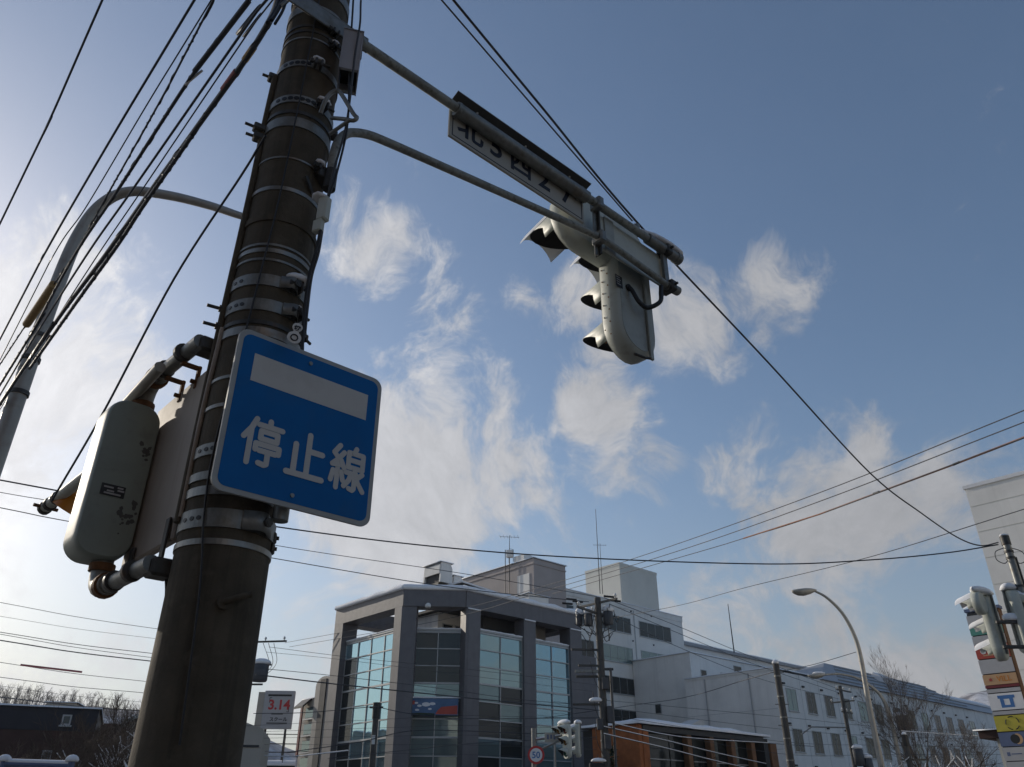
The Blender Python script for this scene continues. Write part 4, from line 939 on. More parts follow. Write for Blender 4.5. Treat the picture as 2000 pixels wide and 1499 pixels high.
part('shed_snow', 'snow', sh, lambda m: m.prism([(-.1, 16.16), (5.45, 15.755), (5.45, 15.85), (-.1, 16.28)], lambda x, y, t: (x, t, y), -.1, 4.05))
rb = bld('roof_box', 'small white roof box in front of the brown penthouse', 'roof box', 41.5, 43.4)
part('box_wall', 'wall_siding', rb, lambda m: m.bb(0, 2.1, 0, 2.6, 14.15, 16.35)); snow_slab(rb, 0, 2.1, 0, 2.6, 16.352, .12, 9)
# brown penthouse on the block behind
bpn = bld('brown_penthouse_block', 'brownish pink plastered penthouse block with steps of pipework behind the glass building', 'building', 46.4, 47.9)
part('wall', 'wall_pink', bpn, lambda m: m.bb(0, 3.9, 0, 9.6, 0, 21)); snow_slab(bpn, 0, 3.9, 0, 9.6, 21.002, .22, 12)
part('door_panel', 'wall_siding', bpn, lambda m: m.bb(-.05, -.003, .5, 2.0, 17.6, 19.8)); part('cornice', 'wall_pink', bpn, lambda m: m.bb(-.06, 3.96, -.06, 9.66, 20.5, 20.6))
part('roof_hatch', 'wall_siding', bpn, lambda m: m.bb(.3, 1.3, 1.5, 2.8, 21.2, 21.75))
part('vent_hood', 'frame_alu', bpn, lambda m: m.bb(-.3, -.004, 4.2, 4.6, 17.7, 18.0, .03))
m = MB()
for y in (1.2, 1.75): m = MB(); m.tube([(.2, y + 1.6, 21.3), (.2, y + 1.6, 22.4), (-.25, y + 1.6, 22.4), (-.25, y + 1.6, 16.8)], .035, 6); m.build('ladder_rail', 'frame_dark', bpn)
def mast(label, u, v0, v1, Y, r0, yagi=True, base_drop=0.0):
    top = at_y(u, v0, Y); bot = at_y(u, v1, Y); root = thing('roof_antenna', label, 'antenna', (bot.x, bot.y, bot.z - base_drop)); H = top.z - bot.z + base_drop
    part('mast', 'frame_dark', root, lambda m: m.tube([(0, 0, 0), (0, 0, H * .5), (0, 0, H)], [r0, r0 * .8, r0 * .5], 6))
    if yagi:
        part('boom', 'frame_dark', root, lambda m: m.tube([(-.8, 0, H * .97), (.8, .2, H * .97)], r0 * .35, 5))
        for k in range(6):
            x = -.75 + k * .29; part('element', 'frame_dark', root, lambda m: m.tube([(x - .05, -.4, H * .97), (x + .05, .45, H * .97)], r0 * .25, 4))
    return root
aa = mast('short roof antenna with junction box beside the brown penthouse', 995, 1046, 1135, 63, .045)
part('antenna_box', 'wall_siding', aa, lambda m: m.box((0, 0, 2.2), (.55, .4, .6), None, .05))
mast('tall thin mast rising above the white penthouse tower', 1172, 995, 1160, 97, .06, False)
ab = mast('lower antenna with crossbars left of the tall thin mast', 1177, 1062, 1160, 95, .05)
mast('lone thin mast on the long white roof', 1434, 1180, 1275, 92, .07, False)

# ---- tall white hospital-like block
WB = bld('white_office_block', 'tall white block with rows of strip windows behind the glass building')
part('wall', 'wall_white', WB, lambda m: m.bb(59.0, 82.0, 58.7, 76, 0, 22.9)); snow_slab(WB, 59, 82, 58.7, 76, 22.902, .25, 4)
part('parapet', 'wall_white', WB, lambda m: m.bb(59.0, 82.04, 58.64, 58.698, 22.3, 22.95))
part('joint', 'frame_alu', WB, lambda m: m.bb(72.72, 72.84, 58.64, 58.697, 11, 22.29)); part('joint', 'frame_alu', WB, lambda m: m.bb(66.2, 66.3, 58.66, 58.697, 8, 22.29))
for r_ in range(6):
    z0 = 19.55 - 3.28 * r_
    for (x0, x1, n) in ((60.2, 62.7, 2), (63.2, 65.7, 2), (67.0, 72.1, 4), (73.6, 79.5, 4)):
        gl = 'glass_mid' if (r_ in (1,) and x0 > 66) else 'glass_dark'
        window_x(WB, x0, x1, z0, z0 + 1.75, 58.7, n, gl, mull_h=.35)
    for x in (66.7, 72.3, 76.0):
        part('vent_cap', 'frame_dark', WB, lambda m: m.tube([(x, 58.699, z0 + 2.6), (x, 58.6, z0 + 2.6)], .09, 8))
WP = bld('white_stair_tower', 'white windowless roof tower with one sunlit and one shaded face', 'roof tower')
part('wall', 'wall_cream', WP, lambda m: m.bb(77.45, 85.0, 64.2, 70.1, 22.96, 30)); part('parapet', 'wall_cream', WP, lambda m: m.bb(77.40, 85.05, 64.15, 70.15, 29.7, 30.05))
part('tower_base', 'wall_cream', WP, lambda m: m.bb(82.05, 84.9, 64.3, 70, 0, 22.95))
# ---- wing and long white blocks to the right
W1 = bld('white_wing', 'lower white wing with small windows stepping out of the tall white block')
part('wall', 'wall_siding', W1, lambda m: m.bb(71.9, 92, 50.94, 58.63, 0, 16.6)); snow_slab(W1, 71.9, 92, 50.94, 58.6, 16.602, .3, 6)
for (u0, v0, u1, v1) in ((1368, 1308, 1381, 1327), (1407, 1314, 1416, 1322), (1432, 1300, 1449, 1318)):
    (x0, z1), (x1, z0) = pb(u0, v0, 50.94), pb(u1, v1, 50.94); window_x(W1, x0, x1, min(z0, z1), max(z0, z1), 50.94, 1, 'glass_dark')
W2 = bld('long_white_block', 'long low white block with paired windows and a snowy metal roof at right')
part('wall', 'wall_siding', W2, lambda m: m.bb(70.6, 150, 40.84, 50.9, 0, 13.55))
part('left_parapet', 'wall_siding', W2, lambda m: m.bb(70.55, 71.0, 40.80, 50.93, 13.552, 13.75)); snow_slab(W2, 70.6, 79, 41, 50.8, 13.76, .28, 7)
part('roof', 'roof_metal', W2, lambda m: m.add([(79.3, 40.5, 13.56), (118, 40.5, 13.56), (118, 51.5, 13.56), (79.3, 51.5, 13.56), (92, 46.5, 17.2), (118, 46.5, 17.2)], [(0, 1, 5, 4), (1, 2, 5), (2, 3, 4, 5), (3, 0, 4), (3, 2, 1, 0)]))
part('roof', 'roof_metal', W2, lambda m: m.prism([(40.6, 13.56), (46.5, 16.2), (51.5, 13.56)], lambda x, y, t: (t, x, y), 118.01, 150.0))
for k in range(5):
    part('roof_rib', 'frame_alu', W2, lambda m: m.box(((84 + 2.2 * k + 118) / 2, 41.2 + k * 1.15, 14.06 + k * .70), (118 - 84 - 2.2 * k, .10, .10), Matrix.Rotation(R(31), 3, 'X')))
part('roof_snow', 'snow', W2, lambda m: m.prism([(44.9, 15.56), (46.5, 16.27), (47, 16.1), (46.6, 16.6), (44.8, 15.8)], lambda x, y, t: (t, x, y), 118.5, 138.0))
W4 = bld('rear_white_block', 'long rear white block whose snowy roof edge runs behind the lower wing')
part('wall', 'wall_siding', W4, lambda m: m.bb(82.1, 116, 60, 72, 0, 20.0)); part('eave', 'roof_metal', W4, lambda m: m.bb(82.1, 116.3, 59.6, 72, 20.002, 20.35)); snow_slab(W4, 82.2, 116, 59.8, 72, 20.352, .35, 8)
part('skylight', 'white_panel', W2, lambda m: m.box((101.5, 44.0, 16.0), (2.4, 2.2, .7), Matrix.Rotation(R(31), 3, 'X'), .05))
for r_ in range(3):
    for k in range(13):
        x0 = 72.4 + k * 3.55 + (1.2 if k > 5 else 0)
        z0 = 10.15 - r_ * 3.5
        window_x(W2, x0, x0 + 1.75, z0, z0 + 2.0, 40.84, 2, 'glass_dark' if (k * 5 + r_) % 4 else 'glass_mid')
        part('vent_cap', 'frame_dark', W2, lambda m: m.bb(x0 - .5, x0 - .15, 40.70, 40.838, z0 + 2.3, z0 + 2.45))
for k in range(14): part('panel_joint', 'frame_alu', W2, lambda m: m.bb(71.6 + k * 3.55 + (1.2 if k > 5 else 0), 71.64 + k * 3.55 + (1.2 if k > 5 else 0), 40.826, 40.838, 1, 13.5))
for k in range(3): part('panel_joint', 'frame_alu', W2, lambda m: m.bb(70.585, 70.598, 40.9, 50.8, 3.4 + k * 3.4, 3.43 + k * 3.4))
for k in range(2): part('drain_pipe', 'grey_sign', W2, lambda m: m.tube([(70.52, 43.5 + k * 5, .5), (70.52, 43.5 + k * 5, 13.5)], .06, 6))
sw0, sw1 = pa(1280, 1376, 71.9), pa(1293, 1394, 71.9)
wn3 = part('window', 'frame_alu', W1, lambda m: m.bb(71.82, 71.898, sw1[0], sw0[0], sw1[1], sw0[1])); part('pane', 'glass_dark', wn3, lambda m: m.bb(71.79, 71.818, sw1[0] + .07, sw0[0] - .07, sw1[1] + .07, sw0[1] - .07))
# ---- low orange brick shop
OB = bld('orange_brick_shop', 'low orange brick building with tan posts and thick snow on its roof', 'shop', 36.7, 29.85)
HO = 6.0
part('wall', 'brick_orange', OB, lambda m: m.bb(0, .3, 0, 3.4, 0, HO)); part('back_wall', 'wall_dark', OB, lambda m: m.bb(.31, 12.4, .9, 4.4, 0, HO - .05))
for j in range(18):
    part('brick_course', 'brick_orange', OB, lambda m: m.bb(-.012, -.001, .02, 3.38, j * .335 + .02, j * .335 + .30))
part('fascia', 'frame_dark', OB, lambda m: m.bb(.31, 12.4, -.06, .895, HO - .32, HO - .05))
for k in range(6):
    x = .45 + k * 2.2; wd = .42 if k < 5 else .75
    part('post', 'wood_post', OB, lambda m: m.bb(x + 1.6 * (k > 0), x + 1.6 * (k > 0) + wd, -.10, .30, 0, HO - .33, .03)) if k else part('post', 'brick_orange', OB, lambda m: m.bb(.302, .8, -.04, .3, 0, HO - .33))
for k in range(5):
    xa = 1.0 + k * 2.2; part('pane', 'glass_dark', OB, lambda m: m.bb(xa, xa + 2.1, .42, .46, 2.2, 4.3)); part('pane', 'glass_dark', OB, lambda m: m.bb(xa, xa + 2.1, .42, .46, 4.36, 5.6))
    part('transom', 'frame_alu', OB, lambda m: m.bb(xa, xa + 2.1, .38, .47, 4.305, 4.355))
part('end_wall', 'wall_dark', OB, lambda m: m.bb(12.41, 12.9, -.02, 4.4, 0, HO - .1)); snow_slab(OB, -.1, 12.9, -.1, 4.4, HO + .002, .40, 2)
part('roof_vent', 'frame_alu', OB, lambda m: m.prism([(5.9, 6.35), (7.3, 6.35), (7.3, 6.62), (7.1, 6.75)], lambda x, y, t: (x, t, y), .8, 1.9))

# ---- grey stair building left of the glass block
SB = bld('grey_stair_building', 'narrow grey building with dark vertical stripe left of the glass block')
part('wall', 'tile_light', SB, lambda m: m.bb(29.9, 36, 51.1, 53.25, 0, 9.6))
part('round_top', 'tile_light', SB, lambda m: m.prism([(52.175 + 1.075 * math.cos(R(q)), 9.6 + .6 * math.sin(R(q))) for q in range(0, 181, 15)], lambda x, y, t: (t, x, y), 29.9, 36))
part('dark_stripe', 'wall_dark', SB, lambda m: m.bb(29.82, 29.898, 51.75, 52.5, 3.6, 10.0))
part('blue_panel', 'blue_sign', SB, lambda m: m.bb(29.80, 29.897, 51.75, 52.5, 1.5, 3.58))
part('stair_wall', 'wall_beige', SB, lambda m: m.bb(30.2, 35, 53.255, 55.2, 0, 8.9))
for k in range(6):
    z = 2.2 + k * 1.08
    wn = part('window', 'frame_dark', SB, lambda m: m.bb(30.13, 30.198, 53.5, 54.7, z, z + .75)); part('pane', 'glass_mid', wn, lambda m: m.bb(30.10, 30.128, 53.55, 54.65, z + .05, z + .7))
    part('sill', 'frame_alu', wn, lambda m: m.bb(30.0, 30.129, 53.4, 54.8, z - .10, z - .002))
part('awning', 'frame_dark', SB, lambda m: m.add([(30.195, 54.1, 9.0), (30.195, 55.3, 9.0), (29.5, 55.3, 8.4), (29.5, 54.1, 8.4), (30.195, 54.1, 8.85), (30.195, 55.3, 8.85), (29.5, 55.3, 8.25), (29.5, 54.1, 8.25)], [(0, 1, 2, 3), (4, 7, 6, 5), (0, 4, 5, 1), (1, 5, 6, 2), (2, 6, 7, 3), (3, 7, 4, 0)]))
snow_slab(SB, 30.2, 35, 53.3, 55.2, 8.902, .2, 8)
fs = bld('red_fin_sign', 'tall narrow red and blue fin sign on the far shop front', 'shop sign', 30.25, 55.35)
part('red_fin', 'fin_red', fs, lambda m: m.bb(0, .4, 0, .25, 5.2, 8.9)); part('blue_fin', 'slate_sign', fs, lambda m: m.bb(.02, .38, .02, .23, 2.5, 5.19)); part('edge', 'maroon', fs, lambda m: m.bb(-.06, -.002, .0, .25, 5.2, 8.9)); part('stand', 'frame_dark', fs, lambda m: m.bb(.1, .3, .05, .2, 0, 2.49))

# ---- rooftop billboard "3.14"
P0 = at_y(507, 1430, 66); P1 = at_y(566, 1430, 66); bbz0 = at_y(520, 1424, 66).z; bbz1 = at_y(520, 1349, 66).z; BW = P1.x - P0.x
sb3 = bld('flat_roof_shop', 'dark flat-roofed shop with snow and railings under the white billboard', 'shop', 0, 0); sb3.location = (P0.x - 3.2, P0.y - 1.6, 0); sb3.rotation_euler = (0, 0, R(8))
part('wall', 'wall_dark', sb3, lambda m: m.bb(0, 8.6, 0, 9, 0, bbz0 - 2.6)); snow_slab(sb3, 0, 8.6, 0, 9, bbz0 - 2.598, .45, 15)
for k in range(7): part('rail_post', 'galv_dark', sb3, lambda m: m.tube([(.1 + k * 1.35, .1, bbz0 - 2.6), (.1 + k * 1.35, .1, bbz0 - .4)], .035, 5))
for z in (-.45, -1.1, -1.7): part('rail', 'galv_dark', sb3, lambda m: m.tube([(.1, .1, bbz0 + z), (8.5, .1, bbz0 + z)], .03, 5))
BBd = thing('roof_billboard', 'white rooftop billboard with red figures 3.14 beside the pole', 'billboard', (P0.x, P0.y, bbz0), R(5))
HB = bbz1 - bbz0
part('panel', 'grey_sign', BBd, lambda m: m.bb(0, BW, 0, .35, 0, HB, .04)); part('edge_panel', 'wall_beige', BBd, lambda m: m.bb(-.5, -.01, .1, .45, -.4, HB - .1))
part('frame_leg', 'galv_dark', BBd, lambda m: m.bb(.3, .45, .12, .26, -2.2, -.01)); part('frame_leg', 'galv_dark', BBd, lambda m: m.bb(BW - .5, BW - .35, .12, .26, -2.2, -.01))
bz = lambda x, z, s_, t, mt, nm='lettering', bold=0.0: letters(nm, t, s_, mt, BBd, basis((x, -.006, z), (1, 0, 0), (0, 0, 1)), .004, bold)
bz(BW * .52, HB * .615, .98, '3.14', 'red_ink', 'figures', .03); bz(BW * .14, HB * .70, .6, '「', 'black'); bz(BW * .90, HB * .52, .6, '」', 'black'); bz(BW * .55, HB * .24, .34, 'スクール', 'black', 'lettering', .01)
part('text_line', 'black', BBd, lambda m: m.bb(BW * .12, BW * .90, -.008, -.002, HB * .85, HB * .90)); part('text_line', 'hood', BBd, lambda m: m.bb(BW * .30, BW * .68, -.008, -.002, HB * .37, HB * .405)); part('text_line', 'hood', BBd, lambda m: m.bb(BW * .18, BW * .85, -.008, -.002, HB * .13, HB * .165))

# ---- big white clad building at the right edge
CB = bld('white_clad_building', 'large plain white clad building rising at the right edge', 'building', 36.0, 10.4)
part('wall', 'wall_siding', CB, lambda m: m.bb(0, 22, -30, 0, 0, 13.9)); part('coping', 'white_panel', CB, lambda m: m.bb(-.06, 22.06, -30, .06, 13.902, 14.05))
for k in range(12): part('cladding_joint', 'wall_cream', CB, lambda m: m.bb(-.012, -.002, -30, -.01, 1.0 + k * 1.1, 1.02 + k * 1.1))
# lower shops at the right edge
LS = bld('right_low_shop', 'white low shop with dark snowy eaves behind the sign pylon', 'shop', 33.5, 11.2)
part('wall', 'wall_cream', LS, lambda m: m.bb(0, 2.3, -6, -.2, 0, 4.0)); part('eave', 'brownwall', LS, lambda m: m.bb(-.3, 2.35, -6, .25, 4.002, 4.25)); snow_slab(LS, -.3, 2.3, -6, .25, 4.252, .12, 4)
WK = bld('roof_parapet_annex', 'white annex with exposed brown eave beams beside the right-hand signal pole', 'building', 27.5, 4.6)
part('wall', 'wall_siding', WK, lambda m: m.bb(0, 4, -8, -.3, 0, 7.9)); part('eave', 'grey_sign', WK, lambda m: m.bb(-.8, 4.2, -8, .3, 8.35, 8.55)); part('side_post', 'wall_siding', WK, lambda m: m.bb(-.6, -.2, -.3, .1, 0, 8.345))
for k in range(5): part('eave_beam', 'wood_post', WK, lambda m: m.bb(-.5, .4, -.7 - k * 1.1, -.5 - k * 1.1, 7.95, 8.34))
snow_slab(WK, -.8, 4.2, -8, .3, 8.552, .18, 3)

# ---- sign pylon at right
y0_ = 30.0; q0 = at_y(1886, 1200, y0_); zt = q0.z
PY = thing('sign_pylon', 'tall tenant sign pylon with stacked coloured panels at the right edge', 'sign pylon', (q0.x, q0.y, 0), TH - R(90) + R(2))
PWd = 1.12
part('core', 'frame_dark', PY, lambda m: m.bb(.02, PWd - .02, .03, .30, 0, zt)); part('side_trim', 'rust', PY, lambda m: m.bb(PWd - .019, PWd + .02, -.02, .32, 0, zt + .05)); part('cap', 'slate_sign', PY, lambda m: m.bb(-.02, PWd + .06, -.04, .34, zt + .052, zt + .16))
zz = lambda v: at_y(1886 + (v - 1200) * .274, v, y0_).z
PAN = [(1205, 1226, 'grey_sign'), (1228, 1243, 'teal_sign'), (1245, 1262, 'grey_sign'), (1263, 1289, 'red_sign'), (1291, 1318, 'grey_sign'), (1320, 1340, 'peach_sign'), (1341, 1346, 'maroon'), (1348, 1355, 'grey_sign'), (1357, 1389, 'white_panel'), (1391, 1398, 'grey_sign'), (1400, 1430, 'yellow_sign'), (1432, 1459, 'slate_sign'), (1461, 1487, 'grey_sign'), (1489, 1515, 'grey_sign')]
PN = {}
for (v0, v1, mt) in PAN: PN[v0] = (part('sign_panel', mt, PY, lambda m: m.bb(0, PWd - .022, -.03, .028, zz(v1), zz(v0))), (zz(v0) + zz(v1)) / 2, zz(v0) - zz(v1))
o, zc, h = PN[1263]
part('round_mark', 'signwhite', o, lambda m: m.prism([(.25 + .1 * math.cos(q * .524), zc + .02 + .1 * math.sin(q * .524)) for q in range(12)], lambda x, y, t: (x, -.034 + t, y), 0, .003))
for k in range(4): part('text_line', 'peach_sign', o, lambda m: m.bb(.42 - .2 * (k == 3), .95, -.034, -.0305, zc + h * (.32 - .21 * k), zc + h * (.40 - .21 * k)))
o, zc, h = PN[1320]; letters('lettering', 'VILL', .26, 'orange_lens', o, basis((.68, -.033, zc), (1, 0, 0), (0, 0, 1)), .002, .004)
part('emblem', 'red_sign', o, lambda m: m.prism([(.24 + (.08 if q % 2 else .035) * math.cos(q * .5236), zc + (.08 if q % 2 else .035) * math.sin(q * .5236)) for q in range(12)], lambda x, y, t: (x, -.034 + t, y), 0, .003))
o, zc, h = PN[1357]
for (x0, x1, z0, z1) in ((.36, .48, -.2, .2), (.66, .78, -.2, .2), (.481, .659, .08, .2), (.3, .359, .1, .2), (.781, .84, .1, .2), (.481, .659, -.2, -.12)): part('emblem', 'blue_sign', o, lambda m: m.bb(x0, x1, -.034, -.0305, zc + z0, zc + z1))
o, zc, h = PN[1400]
for k in range(5): part('emblem', 'black', o, lambda m: m.tube([(.55 + .21 * math.cos(R(k * 72 + q * 9)), -.034, zc + .21 * math.sin(R(k * 72 + q * 9))) for q in range(6)], .016, 5))
o, zc, h = PN[1432]
part('emblem', 'black', o, lambda m: m.prism([(.5 + .15 * math.cos(q * .393), zc + .15 * math.sin(q * .393)) for q in range(16)], lambda x, y, t: (x, -.0335 + t, y), 0, .003))
part('emblem', 'peach_sign', o, lambda m: m.prism([(.58 + .16 * math.cos(R(-100 + 20 * q)), zc + .17 * math.sin(R(-100 + 20 * q))) for q in range(11)] + [(.52 + .13 * math.cos(R(90 - 20 * q)), zc + .14 * math.sin(R(90 - 20 * q))) for q in range(10)], lambda x, y, t: (x, -.037 + t, y), 0, .003))
o, zc, h = PN[1461]; part('emblem', 'slate_sign', o, lambda m: m.bb(.12, .22, -.034, -.0305, zc - .06, zc + .06)); part('text_line', 'slate_sign', o, lambda m: m.bb(.26, .58, -.034, -.0305, zc - .015, zc + .015)); part('emblem', 'black', o, lambda m: m.bb(.68, .95, -.034, -.0305, zc - .08, zc + .05))

# ---- houses at far left
HN = thing('navy_brown_house', 'dark house with navy upper and brown lower storey at the left edge', 'house', tuple(at_y(-90, 1499, 34).xy) + (0,), R(24))
hz = at_y(60, 1368, 34).z
part('lower_wall', 'brownwall', HN, lambda m: m.bb(-3, 4.6, 0, 7, 0, hz * .82)); part('upper_wall', 'navywall', HN, lambda m: m.bb(-3.02, 4.62, -.02, 7, hz * .82 + .003, hz - .15)); snow_slab(HN, -3, 4.6, 0, 7, hz - .148, .18, 3)
for (x, z) in ((3.3, hz - .55), (2.9, hz - 1.9)):
    window_x(HN, x, x + .35, z - .25, z + .15, -.02 if z > hz * .82 else 0, 1, 'glass_mid')
HG = thing('cream_gable_house', 'small pale gabled house with snowy roof beside the navy house', 'house', tuple(at_y(66, 1499, 44).xy) + (0,), R(20))
g1 = at_y(85, 1402, 44).z
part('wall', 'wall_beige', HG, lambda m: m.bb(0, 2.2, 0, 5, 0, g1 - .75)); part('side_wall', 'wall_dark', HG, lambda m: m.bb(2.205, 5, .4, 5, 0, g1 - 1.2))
part('roof', 'brownwall', HG, lambda m: m.prism([(-.4, g1 - 1.0), (1.1, g1), (5.2, g1 - 1.7), (5.2, g1 - 1.85), (1.1, g1 - .15), (-.4, g1 - 1.15)], lambda x, y, t: (x, t, y), -.3, 5.2))
part('roof_snow', 'snow', HG, lambda m: m.prism([(-.42, g1 - .98), (1.1, g1 + .02), (1.1, g1 + .22), (-.45, g1 - .82)], lambda x, y, t: (x, t, y), -.3, 5.2))
part('lower_roof', 'snow', HG, lambda m: m.prism([(-.5, 3.1), (9.5, 3.1), (9.5, 3.35), (-.5, 3.55)], lambda x, y, t: (x, t, y), -2.5, -.31)); part('porch_wall', 'brownwall', HG, lambda m: m.bb(-.4, 9.4, -2.3, -.32, 0, 3.09))
HB2 = thing('grey_flat_house', 'grey flat-topped house behind the pale gabled house', 'house', tuple(at_y(58, 1499, 56).xy) + (0,), R(15)); g2 = at_y(70, 1372, 56).z
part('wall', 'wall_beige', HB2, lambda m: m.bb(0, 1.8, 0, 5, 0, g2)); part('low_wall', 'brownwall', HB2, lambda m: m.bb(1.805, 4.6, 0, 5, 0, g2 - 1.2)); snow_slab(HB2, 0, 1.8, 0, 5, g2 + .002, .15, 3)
HY = thing('yellowish_gable_house', 'cream house with sloping roof edge half hidden by the foreground pole', 'house', tuple(at_y(238, 1499, 40).xy) + (0,), R(12)); g3 = at_y(245, 1406, 40).z
part('wall', 'wall_beige', HY, lambda m: m.prism([(0, 0), (6, 0), (6, g3 - .3), (2.4, g3 + .9), (0, g3 - .15)], lambda x, y, t: (x, t, y), 0, 6)); part('roof_edge', 'wall_cream', HY, lambda m: m.prism([(-.3, g3 - .2), (2.4, g3 + 1.0), (2.4, g3 + 1.15), (-.3, g3 - .05)], lambda x, y, t: (x, t, y), -.3, 6.2)); part('band', 'wall_dark', HY, lambda m: m.bb(.1, 5.9, -.04, -.004, g3 - 1.1, g3 - 1.0))
SR = thing('snowy_blue_railing', 'blue pipe railing with rounded posts under snow at the bottom left', 'railing', tuple(at_y(5, 1499, 16).xy) + (0,), R(4)); g4 = at_y(60, 1490, 16).z
LR = at_y(133, 1490, 16).x - at_y(5, 1490, 16).x
part('top_rail', 'slate_sign', SR, lambda m: m.tube([(0, 0, g4 - .02), (LR, 0, g4 - .05)], .05, 10)); part('rail_snow', 'snow', SR, lambda m: m.tube([(.02, 0, g4 + .025), (LR - .02, 0, g4 - .005)], .045, 8))
for x in (0, LR): part('post', 'slate_sign', SR, lambda m: m.tube([(x, 0, 0), (x, 0, g4 + .02)], .06, 10)); part('post_snow', 'snow', SR, lambda m: m.lump((x, 0, g4 + .02), (.11, .10, .09), 3))
part('lower_rail', 'slate_sign', SR, lambda m: m.tube([(.05, 0, g4 - .6), (LR - .05, 0, g4 - .6)], .04, 8))

# ---- block on the near corner behind the viewer: it shades this pavement and shows mirrored in the glass
NB = bld('mirrored_brown_block', 'dark brown block seen only mirrored in the glass building panes', 'building')
part('wall', 'brownwall', NB, lambda m: m.bb(-24, -4.2, -26, 1.5, 0, 15)); part('wall', 'wall_pink', NB, lambda m: m.bb(-4.195, -.6, -30, -5.5, 0, 13))
for k in range(5):
    for j in range(5): part('window', 'glass_dark', NB, lambda m: m.bb(-4.19, -4.15, -4.8 + k * 1.25, -3.9 + k * 1.25, 1.0 + j * 2.8, 2.6 + j * 2.8))
MB2 = bld('mirrored_pale_block', 'pale green block across the street seen only as a mirror image in the glass', 'building')
part('wall', 'wall_cream', MB2, lambda m: m.bb(19, 34, -42, -4, 0, 13)); part('roof_edge', 'frame_dark', MB2, lambda m: m.bb(18.9, 34.1, -42.1, -3.9, 13.003, 13.4))
for k in range(8):
    for j in range(4): part('window', 'glass_dark', MB2, lambda m: m.bb(18.95, 18.998, -40 + k * 4.4, -38 + k * 4.4, 1.4 + j * 3, 3.0 + j * 3))

# ================================================================== FARTHER POLES AND SIGNALS
def far_pole(label, u, v, Y, r, mat_='pole_far', cap=False, taper=.75):
    t = at_y(u, v, Y); root = thing('utility_pole', label, 'utility pole', (t.x, t.y, 0)); H = t.z
    part('shaft', mat_, root, lambda m: m.tube([(0, 0, -.1), (0, 0, H * .5), (0, 0, H)], [r, r * (1 + taper) / 2, r * taper], 14))
    if cap: part('cap_snow', 'snow', root, lambda m: m.lump((0, 0, H), (r * .95, r * .95, r * .8), 2))
    return root, H
def crossarm(root, z, L_, ang, n=3, off=.0, ins=True):
    d = Vector((math.cos(ang), math.sin(ang), 0)); c = Vector((0, 0, z)) + d * off
    o = part('crossarm', 'galv_dark', root, lambda m: m.box(c, (L_, .09, .09), ang))
    if ins:
        for k in range(n):
            p = c + d * (L_ * (-.46 + .92 * k / max(1, n - 1)))
            part('insulator', 'tagwhite', o, lambda m: m.tube([p + Vector((0, 0, .045)), p + Vector((0, 0, .12)), p + Vector((0, 0, .13)), p + Vector((0, 0, .22)), p + Vector((0, 0, .26))], [.03, .03, .07, .06, .03], 8))
    return o
def transformer(root, c, h=.85, r=.30, snow=True):
    c = Vector(c); o = part('transformer', 'cable_grey', root, lambda m: m.tube([c - Vector((0, 0, h / 2)), c - Vector((0, 0, h / 2 - .06)), c + Vector((0, 0, h / 2 - .05)), c + Vector((0, 0, h / 2))], [r * .9, r, r, r * .85], 14))
    for k in range(3):
        an = k * 2.1; p = c + Vector((r * .55 * math.cos(an), r * .55 * math.sin(an), h / 2)); part('bushing', 'tagwhite', o, lambda m: m.tube([p, p + Vector((0, 0, .1)), p + Vector((0, 0, .2))], [.05, .06, .03], 8))
    if snow: part('snow_cap', 'snow', o, lambda m: m.lump(c + Vector((0, 0, h / 2)), (r * 1.05, r * 1.05, .24), 4))
    return o
p2, H2 = far_pole('far concrete pole with transformers and crossarms right of the glass building', 1167, 1168, 38, .20)
crossarm(p2, H2 - .25, 2.4, TH + R(90), 3); crossarm(p2, H2 - .75, 2.6, TH + R(10), 3, -.5); crossarm(p2, H2 - 2.4, 1.5, R(5), 2, -.6, False); crossarm(p2, H2 - 3.1, 1.1, R(5), 2, -.5, False)
transformer(p2, (-.50, -.1, H2 - 1.05), .55, .20); transformer(p2, (.45, .0, H2 - .95), .6, .24); transformer(p2, (-.90, .2, H2 - 1.0), .5, .16)
rnd = random.Random(77)
for k in range(14):
    x0, x1 = rnd.uniform(-1.3, 1.0), rnd.uniform(-.9, .9); z0, z1 = H2 - rnd.uniform(.1, 1.2), H2 - rnd.uniform(.5, 1.7)
    part('jumper_wire', 'rubber', p2, lambda m: m.tube(smooth_path([(x0, rnd.uniform(-.3, .3), z0), ((x0 + x1) / 2, 0, min(z0, z1) - .3), (x1, 0, z1)], 5), .018, 5))
for (x, z) in ((-1.25, -.05), (-.95, -.15), (.55, .08), (.85, -.12), (-1.45, -.25)): part('insulator', 'black', p2, lambda m: m.tube([(x - .25, 0, H2 + z), (x + .25, 0, H2 + z - .05)], .05, 6))
for (x, z, h_) in ((.12, -3.9, .5), (.28, -5.2, .7), (-.2, -5.6, .45), (.1, -6.3, .6)): part('pole_box', 'cable_grey', p2, lambda m: m.box((x, -.22, H2 + z), (.28, .22, h_), None, .02))
part('side_pipe', 'cable_grey', p2, lambda m: m.tube([(.42, -.05, 0), (.42, -.05, H2 - 3.2)], .06, 8)); part('bracket_arm', 'galv', p2, lambda m: m.bb(-1.2, .0, -.06, .06, H2 - 3.4, H2 - 3.28)); part('bracket_arm', 'galv_dark', p2, lambda m: m.bb(-1.15, -.05, .1, .2, H2 - 3.6, H2 - 3.5)); part('bracket_arm', 'galv_dark', p2, lambda m: m.bb(.05, .55, -.05, .05, H2 - 3.3, H2 - 3.2))
crossarm(p2, H2 - 4.75, 1.5, R(-4), 2, -.6, False); part('bracket_snow', 'snow', p2, lambda m: m.lump((-.3, -.1, H2 - 4.65), (.35, .12, .14), 6))
